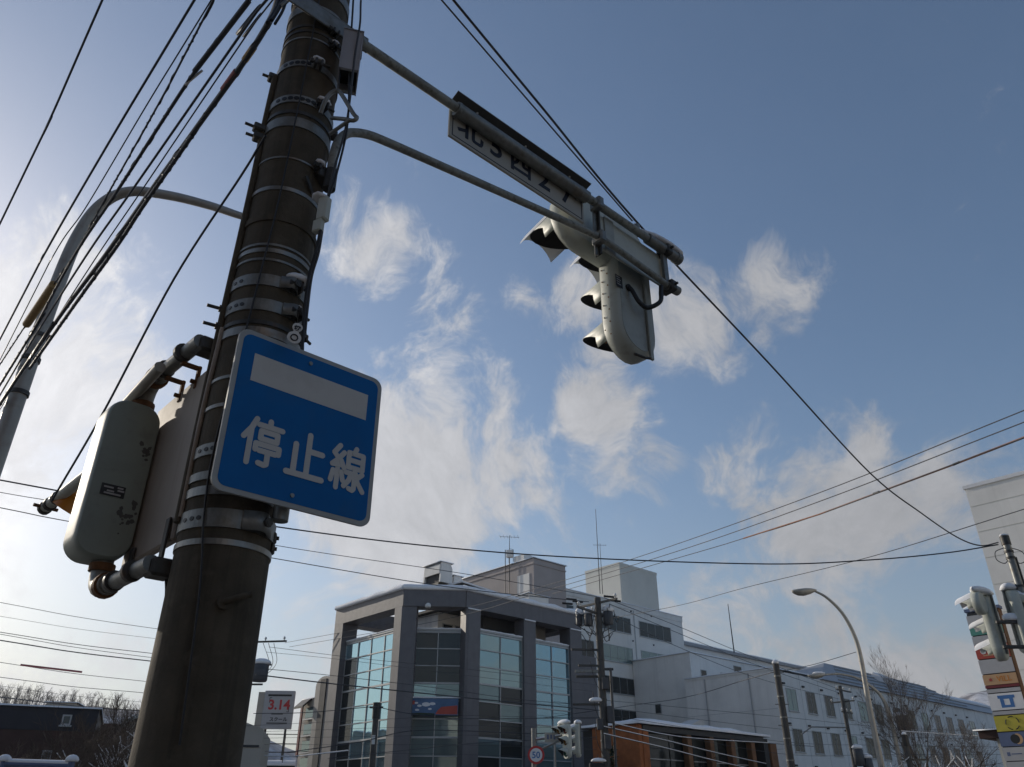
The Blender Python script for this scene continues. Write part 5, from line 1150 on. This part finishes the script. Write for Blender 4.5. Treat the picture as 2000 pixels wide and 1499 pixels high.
part('snow_shelf', 'snow', p2, lambda m: m.lump((-.35, -.25, H2 - 7.1), (.3, .2, .12), 8)); part('speaker_box', 'black', p2, lambda m: m.box((-.4, -.25, H2 - 7.25), (.7, .35, .22), None, .03))
for k in range(5):
    z = H2 - 1.6 - k * 1.3; part('drop_wire', 'rubber', p2, lambda m: m.tube(smooth_path([(-.55 + .05 * k, -.1, z), (-.35, -.15, z - .8), (-.12, -.12, z - 1.3)], 5), .014, 5))
for k in range(8): part('pole_band', 'galv_dark', p2, lambda m: m.ring((0, 0, H2 - 2.0 - k * .85), .165 + .004 * k, .06, .012, 18))
p3, H3 = far_pole('plain dark leaning-looking pole with snowy tip before the long white block', 1515, 1297, 35, .17, 'pole_far', True)
for k in range(6): part('pole_band', 'galv', p3, lambda m: m.ring((0, 0, H3 - .5 - k * .8), .135 + .004 * k, .05, .014, 16))
for z in (.35, 1.6, 2.4): part('step_bolt', 'galv', p3, lambda m: m.tube([(-.28, 0, H3 - z), (.28, 0, H3 - z)], .02, 6))
p4, H4 = far_pole('distant pole with crossarms and transformer in front of the white windows', 1640, 1340, 62, .17)
crossarm(p4, H4 - .3, 2.2, TH, 3, .5); crossarm(p4, H4 - 1.1, 1.8, TH + R(90), 3); crossarm(p4, H4 - 1.8, 1.6, TH, 3, .4); transformer(p4, (.35, 0, H4 - 4.8), 1.1, .42); transformer(p4, (1.0, .1, H4 - 5.3), .9, .35); transformer(p4, (.1, -.3, H4 - 6.6), .7, .3)
part('bracket_arm', 'galv', p4, lambda m: m.tube([(-3.4, 0, H4 - 3.3), (-2.6, 0, H4 - 2.8), (0, 0, H4 - 2.85)], .05, 6))
p6, H6 = far_pole('short distant pole with snowy equipment right of the pale lamp post', 1752, 1384, 75, .2); transformer(p6, (.2, 0, H6 - 1.2), 1.2, .5); crossarm(p6, H6 - .3, 1.6, TH, 2)
p7, H7 = far_pole('low pole with black cap right of the pale lamp base', 1766, 1436, 50, .16, 'pole_far', True); part('black_cap', 'black', p7, lambda m: m.tube([(0, 0, H7 - .6), (0, 0, H7 + .02)], .17, 12)); crossarm(p7, H7 - 1.3, 1.5, R(-5), 2, .3, False)
p5, H5 = far_pole('short dark pole standing before the left glass bays', 736, 1374, 44, .19); part('pole_plate', 'tagwhite', p5, lambda m: m.box((0, -.2, H5 - 1.75), (.16, .03, .42))); crossarm(p5, H5 - .2, .7, R(0), 2, 0, False); part('pole_top', 'black', p5, lambda m: m.tube([(0, 0, H5 - .75), (0, 0, H5 + .03)], .20, 12))
p8, H8 = far_pole('far pole with crossarm and transformer half hidden behind the foreground pole', 492, 1242, 46, .19); crossarm(p8, H8 - .35, 3.6, R(-8), 4, .3); crossarm(p8, H8 - 1.5, 1.8, R(20), 2, .4, False); transformer(p8, (.75, 0, H8 - 2.0), .9, .45); crossarm(p8, H8 - 2.6, 1.2, R(0), 2, .4, False)
for k in range(3): part('drop_wire', 'rubber', p8, lambda m: m.tube(smooth_path([(1.3 - .3 * k, 0, H8 - .4), (1.6 - .2 * k, 0, H8 - 1.5), (.9, 0, H8 - 2.3 + .1 * k)], 6), .015, 5))

def signal_head(label, loc, rz, lamps=3, r=.19, snow=True, tilt=0, side=0, group=None, lit=None):
    root = thing('traffic_signal', label, 'traffic signal', loc, rz, group); zs = [0, -.38, -.76][:lamps]
    head_shell(root, (0, zs[-1]), (0, 0), r, -.07, .09, 'sigpaint')
    for z, mt in zip(zs, ('red_lens', 'amber_lens', 'green_lens')): lens(root, (0, z), r * .72, .092, 1, mt); visor(root, (0, z), r * .84, .09, .30, 1, drop=.3, snow=snow)
    if side: head_shell(root, (side, 0), (side * .999, 0), r, -.06, .08, 'sigpaint', 'side_housing'); lens(root, (side, 0), r * .72, .082, 1, 'amber_lens'); visor(root, (side, 0), r * .84, .08, .30, 1, drop=.3, snow=snow)
    if snow: part('snow_cap', 'snow', root, lambda m: m.lump((side / 2, 0, r - .02), (.20 + abs(side) * .5, .13, .10), 5, 14))
    part('back_rail', 'galv', root, lambda m: m.bb(-.02, .02, -.11, -.072, zs[-1] - .1, .2, .004))
    return root
# right edge
RP = at_y(1961, 1048, 14.5)
rp_ = thing('signal_pole', 'slim grey steel signal pole with snow-tipped cap at the right edge', 'signal pole', (RP.x, RP.y, 0)); HR = RP.z
part('shaft', 'galv', rp_, lambda m: m.tube([(0, 0, 0), (0, 0, HR - .15)], .068, 14)); part('cap', 'galv_dark', rp_, lambda m: m.tube([(0, 0, HR - .17), (0, 0, HR)], .082, 14)); part('cap_snow', 'snow', rp_, lambda m: m.lump((0, 0, HR), (.08, .08, .035), 3))
for z in (.30, .42, .95): part('band', 'galv_dark', rp_, lambda m: m.ring((0, 0, HR - z), .069, .04, .012, 18))
part('side_duct', 'galv_dark', rp_, lambda m: m.tube([(.10, 0, HR - .4), (.10, 0, HR - 2.6)], .018, 6))
for s_ in (-1, 1): part('wire_loop', 'rubber', rp_, lambda m: m.tube(smooth_path([(s_ * .06, 0, HR - .22), (s_ * .25, 0, HR - .30), (s_ * .27, 0, HR - .45), (s_ * .15, 0, HR - .52), (s_ * .06, 0, HR - .46)], 6), .008, 5))
for z in (1.62, 2.05): part('bracket', 'galv_dark', rp_, lambda m: m.bb(-.62, .5, -.03, .03, HR - z, HR - z + .06, .01))
part('bracket_snow', 'snow', rp_, lambda m: m.lump((-.32, 0, HR - 1.56), (.16, .07, .10), 3))
S1 = at_y(1931, 1185, 14.9); signal_head('snow-capped traffic signal at the right edge whose hoods point left', (S1.x, S1.y, S1.z), TH, side=-.42, r=.215)
S2 = at_y(1975, 1172, 14.6); signal_head('second traffic signal at the right edge seen edge-on beside the pole', (S2.x, S2.y, S2.z), R(-100))
# middle distance, before the glass building
S3 = at_y(1108, 1425, 31); sm3 = signal_head('distant traffic signal with dark hoods before the glass building', (S3.x, S3.y, S3.z), R(118), r=.21, side=.45, snow=False)
part('snow_cap', 'snow', sm3, lambda m: m.lump((.2, 0, .19), (.42, .18, .12), 5, 14))
S4 = at_y(1129, 1424, 31.6); signal_head('distant traffic signal seen edge-on right beside the dark-hooded one', (S4.x, S4.y, S4.z), R(75), r=.2)
A0 = at_y(1043, 1446, 31.5); A1 = at_y(1100, 1437, 31.3); B0 = at_y(1043, 1470, 31.5); B1 = at_y(1100, 1444, 31.3)
msp = thing('signal_pole', 'grey pole with two arms carrying the distant signal and speed sign', 'signal pole', (B0.x, B0.y, 0)); Tm = lambda P: P - msp.location
part('post', 'galv', msp, lambda m: m.tube([(0, 0, 0), (0, 0, A0.z + .4)], .09, 10)); part('upper_arm', 'galv', msp, lambda m: m.tube([Tm(A0), Tm(A1)], .035, 8)); part('lower_arm', 'galv', msp, lambda m: m.tube([Tm(B0), Tm(B1)], .035, 8)); part('arm_snow', 'snow', msp, lambda m: m.tube([Tm(A0) + Vector((0, 0, .04)), Tm(A1) + Vector((0, 0, .04))], .03, 6))
part('strut', 'galv', msp, lambda m: m.tube([Tm(B0.lerp(B1, .72)), Tm(B0.lerp(B1, .72)) - Vector((0, 0, B0.z))], .03, 6))
N0 = at_y(1064, 1439, 31.2); nps = thing('street_name_plate', 'small white plate hanging beside the distant traffic signal', 'street sign', N0, R(20)); part('plate', 'plate', nps, lambda m: m.bb(0, .62, 0, .03, -.18, .14, .01))
for k in range(4): part('plate_mark', 'slate_sign', nps, lambda m: m.bb(.08 + .13 * k, .16 + .13 * k, -.004, -.001, -.09 + .02 * (k % 2), .07))
C5 = at_y(1047, 1475, 31.2); sp5 = thing('speed_limit_sign', 'round red-rimmed speed limit sign reading 50', 'road sign', C5, R(-6))
disc = lambda r_, y0, y1: (lambda m: m.prism([(r_ * math.cos(q * .2618), r_ * math.sin(q * .2618)) for q in range(24)], lambda x, y, t: (x, t, y), y0, y1))
part('disc', 'red_ink', sp5, disc(.30, 0, .015)); part('face', 'white_panel', sp5, disc(.225, -.003, -.0005)); letters('figures', '50', .30, 'blue_sign', sp5, basis((0, -.005, -.01), (1, 0, 0), (0, 0, 1)), .001, .006)

# ================================================================== OVERHEAD CABLES
def wire(label, pts, r, mat_='cable', ext=(6.0, 20.0), wrap=None, group=None, k=8):
    """pts: (u, v, z) = a direction in the photograph and the height of the cable above ground there"""
    P = [at_z(u, v, z) for u, v, z in pts]
    if ext[0]: P = [P[0] + (P[0] - P[1]).normalized() * ext[0]] + P
    if ext[1]: P = P + [P[-1] + (P[-1] - P[-2]).normalized() * ext[1]]
    S = smooth_path(P, k); m = MB(); m.tube(S, r, 6); o = m.build('overhead_cable', mat_); tag(o, label, 'cable', group)
    if wrap:
        m = MB(); rr, turns, wr = wrap; Q = []
        tot = [0]
        for i in range(len(S) - 1): tot.append(tot[-1] + (S[i + 1] - S[i]).length)
        steps = int(turns * 7); 
        for j in range(steps + 1):
            d = tot[-1] * j / steps; i = 0
            while i < len(S) - 2 and tot[i + 1] < d: i += 1
            t = (d - tot[i]) / max(1e-6, tot[i + 1] - tot[i]); c = S[i].lerp(S[i + 1], t); ax = (S[i + 1] - S[i]).normalized(); x_ = ax.orthogonal().normalized(); y_ = ax.cross(x_); an = 2 * math.pi * j / 7 * (1 + .05 * math.sin(j * .3))
            Q.append(c + (x_ * math.cos(an) + y_ * math.sin(an)) * rr)
        m.tube(Q, wr, 4, True, True); m.build('lashing', mat_, o)
    return o
def seg(o, label, p0, p1, r, mat_, name='sleeve'):
    P = [at_z(*p0), at_z(*p1)]; m = MB(); m.tube(P, r, 8); return m.build(name, mat_, o)
# left street run (towards lower left)
wire('leftmost single cable crossing the top left corner', [(200, 0, 8.6), (90, 250, 8.3), (0, 437, 8.1)], .011)
wire('second single cable from the left, passing left of the lamp curve', [(380, 0, 7.6), (215, 275, 7.35), (85, 500, 7.2), (0, 663, 7.1)], .011)
wire('thin cable meeting the lamp curve at its left shoulder', [(413, 0, 7.2), (290, 200, 7.0), (168, 405, 6.9), (104, 500, 6.8), (0, 703, 6.7)], .006)
o = wire('wavy thin lashed cable between single cables and thick bundle', [(417, 0, 6.8), (320, 185, 6.7), (215, 372, 6.6), (150, 490, 6.5), (104, 558, 6.5), (50, 636, 6.45), (0, 712, 6.4)], .008, wrap=(.010, 110, .004))
seg(o, '', (105, 556, 6.49), (52, 634, 6.44), .045, 'cable_ochre')
o = wire('thick frayed cable bundle left of the pole', [(487, 0, 6.3), (425, 80, 6.25), (362, 168, 6.2), (230, 372, 6.1), (145, 500, 6.1), (60, 655, 6.05), (0, 752, 6.0)], .013, wrap=(.014, 120, .004))
seg(o, '', (486, 2, 6.29), (380, 140, 6.21), .019, 'cable', 'bundle'); seg(o, '', (395, 138, 6.23), (362, 166, 6.19), .009, 'tagwhite', 'frayed_end')
wire('plain cable right of the thick frayed bundle', [(521, 0, 6.5), (500, 25, 6.5), (258, 372, 6.3), (165, 505, 6.25), (48, 690, 6.2), (0, 772, 6.15)], .010)
wire('thin cable next to the black main bundle', [(533, 0, 6.6), (500, 42, 6.6), (275, 375, 6.4), (190, 500, 6.3), (100, 640, 6.2), (0, 800, 6.1)], .006)
o = wire('heavy black main cable bundle running into the pole top', [(545, -8, 5.75), (528, 38, 5.75), (480, 116, 5.72), (390, 242, 5.7), (300, 366, 5.7), (205, 500, 5.7), (130, 600, 5.7), (60, 700, 5.7), (0, 790, 5.7)], .018, ext=(.2, 25), wrap=(.019, 90, .003))
seg(o, '', (496, 92, 5.735), (478, 118, 5.725), .022, 'cable_ochre', 'tape_wrap'); seg(o, '', (462, 140, 5.72), (436, 176, 5.715), .022, 'cable_red', 'tape_wrap')
wire('black cable under the main bundle that splits off near the lamp', [(320, 345, 5.66), (275, 410, 5.64), (228, 482, 5.62), (150, 590, 5.6), (68, 706, 5.6)], .015, ext=(.5, .2), wrap=(.015, 40, .004))
wire('single service wire from the pole to the amber hood bracket', [(500, 296, 4.45), (470, 345, 4.40), (340, 545, 4.1), (205, 800, 3.55), (118, 950, 3.2)], .006, 'cable', ext=(.1, .1))
# over the signal to the pole at right
wire('paired black cable over the traffic signal, upper strand, ending at the right-hand signal pole', [(885, 0, 7.3), (1060, 212, 7.05), (1240, 430, 6.8), (1500, 708, 6.35), (1700, 925, 6.1), (1800, 1003, 6.0), (1870, 1050, 5.96), (1915, 1066, 5.97), (1950, 1060, 6.02)], .012, 'cable', ext=(6, 0))
wire('paired cable over the traffic signal, lower left strand, joining the other above it', [(862, 0, 7.3), (1050, 218, 7.02), (1235, 432, 6.78)], .008, 'cable_grey', ext=(6, 0))
wire('long cable sagging across the whole view below the blue sign', [(0, 938, 6.2), (130, 962, 6.15), (545, 1030, 6.0), (850, 1068, 5.9), (1140, 1090, 5.82), (1500, 1102, 5.8), (1700, 1094, 5.85), (1850, 1080, 5.92), (1950, 1064, 5.98)], .012, 'cable', ext=(14, 0))
wire('thin power line under the long sagging cable, upper of two', [(0, 962, 12.5), (130, 985, 12.4), (535, 1065, 12.0), (900, 1120, 11.2), (1166, 1166, 10.9)], .014, 'cable_grey', ext=(10, 0))
wire('thin power line under the long sagging cable, lower of two', [(0, 992, 12.0), (130, 1018, 11.9), (530, 1090, 11.4), (870, 1146, 10.8), (1150, 1176, 10.4)], .018, 'cable_grey', ext=(10, 0))
# lines rising to the right
wire('topmost of the lines climbing to the right edge', [(556, 1256, 13.0), (860, 1199, 12.6), (1060, 1146, 12.2), (1272, 1080, 11.5), (1600, 963, 10.6), (2000, 802, 10.0)], .014, 'cable', ext=(0, 10))
wire('second of the lines climbing to the right edge', [(565, 1264, 12.6), (860, 1212, 12.2), (1060, 1156, 11.9), (1314, 1080, 11.0), (1600, 980, 10.2), (2000, 825, 9.6)], .014, 'cable', ext=(0, 10))
o = wire('lowest climbing line, sheathed in rusty orange guard', [(1080, 1160, 11.3), (1359, 1080, 10.3), (1452, 1052, 10.0), (1600, 1005, 9.6), (2000, 855, 9.0)], .013, 'cable', ext=(0, 10))
seg(o, '', (1452, 1052, 10.0), (1600, 1005, 9.6), .024, 'cable_orange'); seg(o, '', (1600, 1005, 9.6), (1730, 957, 9.42), .025, 'cable_orange'); seg(o, '', (1730, 957, 9.42), (1870, 905, 9.2), .025, 'cable_orange'); seg(o, '', (1870, 905, 9.2), (2010, 851, 9.0), .027, 'cable_orange')
for (a, b) in (((1706, 965, 9.45), (1717, 961, 9.43)), ((1862, 908, 9.21), (1874, 903, 9.19))): seg(o, '', a, b, .032, 'rubber', 'joint')
wire('thin line from the far transformer pole up to the right edge', [(1195, 1208, 10.3), (1330, 1182, 9.6), (1460, 1147, 9.1), (1700, 1088, 8.6), (2000, 995, 8.2)], .011, 'cable', ext=(0, 8))
# from the transformer pole to the poles at right
for i, (lab, pts) in enumerate((('upper of the lines dropping right from the transformer pole', [(1180, 1168, 10.5), (1320, 1222, 10.3), (1480, 1288, 10.2), (1640, 1347, 10.4)]), ('middle of the lines dropping right from the transformer pole', [(1190, 1180, 10.3), (1320, 1235, 10.1), (1480, 1300, 10.0), (1640, 1354, 10.1)]),
                                ('lower of the lines dropping right from the transformer pole', [(1175, 1192, 10.1), (1320, 1262, 9.6), (1480, 1325, 9.2), (1640, 1366, 9.5)]))): wire(lab, pts, .015, 'cable_grey', ext=(0, 0))
wire('cable from the plain dark pole left to the white wing', [(1250, 1376, 7.0), (1320, 1366, 6.95), (1380, 1352, 6.9), (1450, 1330, 6.9), (1515, 1312, 6.95)], .016, 'cable_grey', ext=(10, 0))
wire('short cable from the plain dark pole to the tall lamp', [(1515, 1313, 6.95), (1590, 1298, 7.6), (1672, 1274, 8.4)], .014, 'cable', ext=(0, 0))
# mid-height telecom cables left to right
for (lab, pts, r_, mt) in (('snow-lit black telecom cable crossing in front of the glass bays', [(500, 1318, 7.4), (650, 1336, 7.2), (860, 1358, 7.0), (1000, 1372, 6.85), (1175, 1388, 6.8)], .030, 'cable'),
    ('telecom cable just above the snow-lit one', [(500, 1305, 7.7), (650, 1320, 7.5), (860, 1345, 7.2), (1010, 1366, 6.9), (1175, 1380, 6.9)], .014, 'cable'),
    ('faint line above the telecom cables', [(525, 1264, 9.2), (700, 1286, 9.0), (900, 1306, 8.8), (1165, 1338, 8.4)], .011, 'cable_grey'),
    ('faint line below the distant crossarm', [(520, 1274, 8.9), (660, 1288, 8.7), (900, 1318, 8.2), (1165, 1352, 8.0)], .009, 'cable_grey'),
    ('cable running to the short dark pole from the left', [(495, 1394, 6.0), (600, 1392, 5.9), (735, 1380, 6.0)], .018, 'cable'),
    ('cable running from the short dark pole to the right', [(735, 1381, 6.0), (800, 1394, 5.7), (900, 1404, 5.5), (1175, 1402, 5.9)], .018, 'cable'),
    ('low cable along the banner bottom', [(560, 1470, 4.2), (700, 1450, 4.6), (800, 1428, 5.0), (910, 1428, 5.0), (1040, 1433, 4.9), (1150, 1428, 5.0)], .020, 'cable'),
    ('lowest cable before the corner bay', [(640, 1482, 3.9), (790, 1466, 4.2), (930, 1452, 4.4), (1165, 1440, 4.7)], .014, 'cable'),
    ('pale snowy cable before the far left shops', [(480, 1474, 4.3), (560, 1478, 4.2), (610, 1474, 4.2), (680, 1466, 4.3)], .03, 'snow')):
    wire(lab, pts, r_, mt, ext=(0, 0))
for i in range(5):
    wire(('first', 'second', 'third', 'fourth', 'fifth')[i] + ' thin wire down the glass corner, counted from top', [(775, 1404 + i * 17, 5.6 - i * .32), (900, 1398 + i * 19, 5.7 - i * .36), (1165, 1404 + i * 20, 5.6 - i * .36)], .008, 'cable', ext=(8, 0), group='thin wires strung before the glass corner')
# left of the foreground pole
LW = [((0, 1177), (310, 1229), 9.6, .012, 'cable', 'first'), ((0, 1204), (306, 1248), 9.2, .008, 'cable_grey', 'second'), ((0, 1235), (300, 1277), 8.8, .016, 'cable', 'third'), ((0, 1239), (298, 1285), 8.6, .013, 'cable', 'fourth'), ((0, 1251), (297, 1292), 8.4, .026, 'cable', 'fifth'),
      ((0, 1294), (290, 1332), 7.6, .013, 'cable', 'sixth'), ((0, 1323), (284, 1354), 7.1, .014, 'cable', 'seventh'), ((0, 1340), (280, 1372), 6.8, .008, 'cable_grey', 'eighth'), ((60, 1369), (278, 1389), 6.4, .026, 'cable', 'ninth')]
for (p, q, z, r_, mt, nm) in LW:
    mid = ((p[0] + q[0]) / 2, (p[1] + q[1]) / 2 + 3); zc = [z, z - .05, z - .1]
    o = wire(nm + ' cable from the top in the sheaf left of the foreground pole', [(p[0], p[1], zc[0]), (mid[0], mid[1], zc[1]), (q[0], q[1], zc[2]), (q[0] + 110, q[1] + 13, zc[2] - .02)], r_, mt, ext=(12, 0))
    if nm == 'sixth': seg(o, '', (40, 1299, 7.58), (160, 1313, 7.55), .045, 'cable_red')
# snow-laden cables before the orange shop
for (lab, pts) in (('upper snow-laden cable before the orange shop', [(1180, 1420, 5.0), (1300, 1447, 4.75), (1420, 1476, 4.5), (1560, 1506, 4.4)]), ('lower snow-laden cable before the orange shop', [(1180, 1434, 4.6), (1300, 1462, 4.35), (1420, 1492, 4.1), (1560, 1522, 4.0)]), ('thin snowy cable crossing the orange shop front', [(1190, 1412, 5.4), (1330, 1440, 5.1), (1500, 1452, 5.3)])):
    o = wire(lab, pts, .018, 'cable', ext=(0, 6)); P = smooth_path([at_z(u, v, z) + Vector((0, 0, .022)) for u, v, z in pts], 8); m = MB(); m.tube(P, .020, 6); m.build('cable_snow', 'snow', o)
for i in range(4): wire(('top', 'second', 'third', 'lowest')[i] + ' of the wires before the long white block windows', [(1180, 1368 + 14 * i, 7.0 - .3 * i), (1520, 1400 + 24 * i, 6.0 - .45 * i), (1720, 1420 + 18 * i, 6.2 - .5 * i), (1990, 1432 + 14 * i, 5.8 - .4 * i)], .010, 'cable_grey', ext=(0, 0))
o = wire('pale cable with snow running right from the bare trees', [(1760, 1428, 5.5), (1850, 1434, 5.3), (1960, 1441, 5.2)], .02, 'snow', ext=(0, 4))

# ================================================================== BARE TREES
def bare_tree(name, label, base, H, seed, spread=.5, trunk_r=.12, levels=4, mat_='bark', snow=False, stems=1, tw='twig', group=None, mult=1.0):
    rnd = random.Random(seed); root = thing(name, label, 'tree' if 'tree' in name else 'shrub', base, 0, group); T, Cn, S = MB(), MB(), MB()
    def grow(p, d, L_, r_, lv):
        n = 4; pts = [p]; q = p.copy(); dd = d.copy()
        for k in range(n):
            dd = (dd + Vector((rnd.gauss(0, .10), rnd.gauss(0, .10), rnd.uniform(-.02, .10)))).normalized(); q = q + dd * (L_ / n); pts.append(q.copy())
        rs = [r_ * (1 - .55 * k / n) for k in range(n + 1)]
        (T if lv == 0 else Cn).tube(pts, rs, 6 if lv == 0 else (4 if lv < 3 else 3), False)
        if snow and 0 < lv < 3 and abs(d.z) < .85: S.tube([x + Vector((0, 0, rs[i] * .9)) for i, x in enumerate(pts)], [max(.012, x * .8) for x in rs], 4, True)
        if lv >= levels: return
        cnt = int(((7 if lv == 0 else 5) + rnd.randint(0, 2)) * mult)
        for c in range(cnt):
            t = rnd.uniform(.30 if lv == 0 else .2, 1.0); i = min(n - 1, int(t * n)); b = pts[i].lerp(pts[i + 1], t * n - i)
            ax = (pts[i + 1] - pts[i]).normalized(); s_ = ax.orthogonal().normalized(); s_ = Matrix.Rotation(rnd.uniform(0, 6.28), 3, ax) @ s_
            nd = (ax * (1 - spread * rnd.uniform(.6, 1.2)) + s_ * spread * rnd.uniform(.8, 1.3) + Vector((0, 0, .18))).normalized()
            grow(b, nd, L_ * rnd.uniform(.42, .66) * (1.15 - .4 * t), max(.006, rs[i] * rnd.uniform(.35, .55)), lv + 1)
    for s_ in range(stems):
        lean = Vector((rnd.gauss(0, .10 if stems == 1 else .28), rnd.gauss(0, .10 if stems == 1 else .28), 1)).normalized()
        grow(Vector((rnd.gauss(0, .1) * (stems > 1), rnd.gauss(0, .1) * (stems > 1), -.1)), lean, H * rnd.uniform(.75, .9) * .8, trunk_r * (1 if stems == 1 else .6), 0)
    T.build('trunk', mat_, root); Cn.build('crown', tw, root)
    if snow and S.v: S.build('branch_snow', 'snow', root)
    return root
def gxy(u, Y): p = at_y(u, 1560, Y); return (p.x, p.y, 0)
bare_tree('bare_tree', 'tall bare tree with fine upright twigs against the sky at right, left of two', gxy(1822, 52), at_y(1800, 1285, 52).z, 3, .40, .12, 4, 'bark_pale', tw='bark_pale')
bare_tree('bare_tree', 'second tall bare tree at right, nearer the sign pylon', gxy(1853, 50), at_y(1848, 1290, 50).z, 8, .40, .11, 4, 'bark_pale', tw='bark_pale')
bare_tree('bare_tree', 'low brown bare tree in front of the long white block end', gxy(1842, 44), at_y(1830, 1400, 44).z, 15, .6, .10, 4, 'bark_pale', tw='bark_pale')
bare_tree('bare_tree', 'dark pruned tree beside the sign pylon', gxy(1896, 40), at_y(1880, 1405, 40).z, 21, .65, .14, 3, 'bark')
bare_tree('bare_shrub', 'spreading bare branches laden with snow low at right', gxy(1862, 27), at_y(1840, 1440, 27).z, 5, .75, .06, 3, 'bark', True, 4)
bare_tree('bare_shrub', 'second snow-dusted thicket left of the snow-laden branches', gxy(1790, 34), at_y(1780, 1450, 34).z, 9, .7, .05, 3, 'bark', True, 4)
bare_tree('bare_tree', 'small thin tree before the plain white wing wall', gxy(1352, 52), at_y(1350, 1392, 52).z, 31, .45, .06, 3, 'bark_pale')
# left thicket
bare_tree('bare_tree', 'tall slender bare tree left of the foreground pole, highest of the thicket', gxy(176, 30), at_y(172, 1322, 30).z * 1.04, 13, .38, .09, 4, 'bark_pale')
bare_tree('bare_tree', 'wispy bare tree just right of the highest one by the pole', gxy(206, 32), at_y(205, 1345, 32).z * 1.04, 14, .40, .08, 4, 'bark_pale')
TL = ['brown thicket shrub before the navy house', 'thicket shrub before the pale gabled house', 'dense thicket shrub left of the two slender trees', 'dense thicket shrub under the highest slender tree', 'thicket shrub right of the two slender trees', 'thicket shrub touching the foreground pole', 'low snowy scrub at the foot of the foreground pole']
for i, (u, Y, v) in enumerate(((30, 20, 1440), (95, 22, 1435), (130, 26, 1395), (165, 24, 1400), (205, 25, 1408), (245, 22, 1425), (255, 17, 1458))):
    bare_tree('bare_shrub', TL[i], gxy(u, Y), at_y(u, v, Y).z * 1.05, 40 + i, .55, .045, 3, 'bark_pale', i in (4, 6), 6, 'twig', 'bare thicket left of the foreground pole')
ev = thing('evergreen_bush', 'dark evergreen bush against the orange brick wall', 'shrub', tuple(GA(35.9, 31.2)) , 0); rnd = random.Random(2); m = MB()
for k in range(900):
    z = rnd.uniform(.3, 4.9); r_ = .75 * (1 - z / 5.4) ** .6 * rnd.uniform(.3, 1.0); an = rnd.uniform(0, 6.28); c = Vector((r_ * math.cos(an), r_ * math.sin(an), z)); d = Vector((rnd.gauss(0, 1), rnd.gauss(0, 1), rnd.gauss(0, .6))).normalized(); e_ = d.orthogonal().normalized() * .06
    m.add([c - e_, c + e_, c + d * .22], [(0, 1, 2)])
m.build('foliage', 'evergreen', ev); part('trunk', 'bark', ev, lambda m: m.tube([(0, 0, 0), (0, 0, 4.2)], [.08, .03], 6))

# ================================================================== WINTER HAZE
def haze():
    m = MB(); m.bb(-1900, 1900, -300, 1900, -1.3, 240); o = m.build('haze', 'snow'); o.data.materials.clear()
    mt = bpy.data.materials.new('haze_air'); mt.use_nodes = True; nt = mt.node_tree; nt.nodes.clear()
    out = nt.nodes.new('ShaderNodeOutputMaterial'); v = nt.nodes.new('ShaderNodeVolumePrincipled'); v.inputs['Color'].default_value = (.86, .9, 1, 1); v.inputs['Density'].default_value = .00015; v.inputs['Anisotropy'].default_value = .3
    nt.links.new(v.outputs[0], out.inputs['Volume']); o.data.materials.append(mt); o['kind'] = 'stuff'; o['label'] = 'thin pale winter haze over the street'; o['category'] = 'haze'
haze()
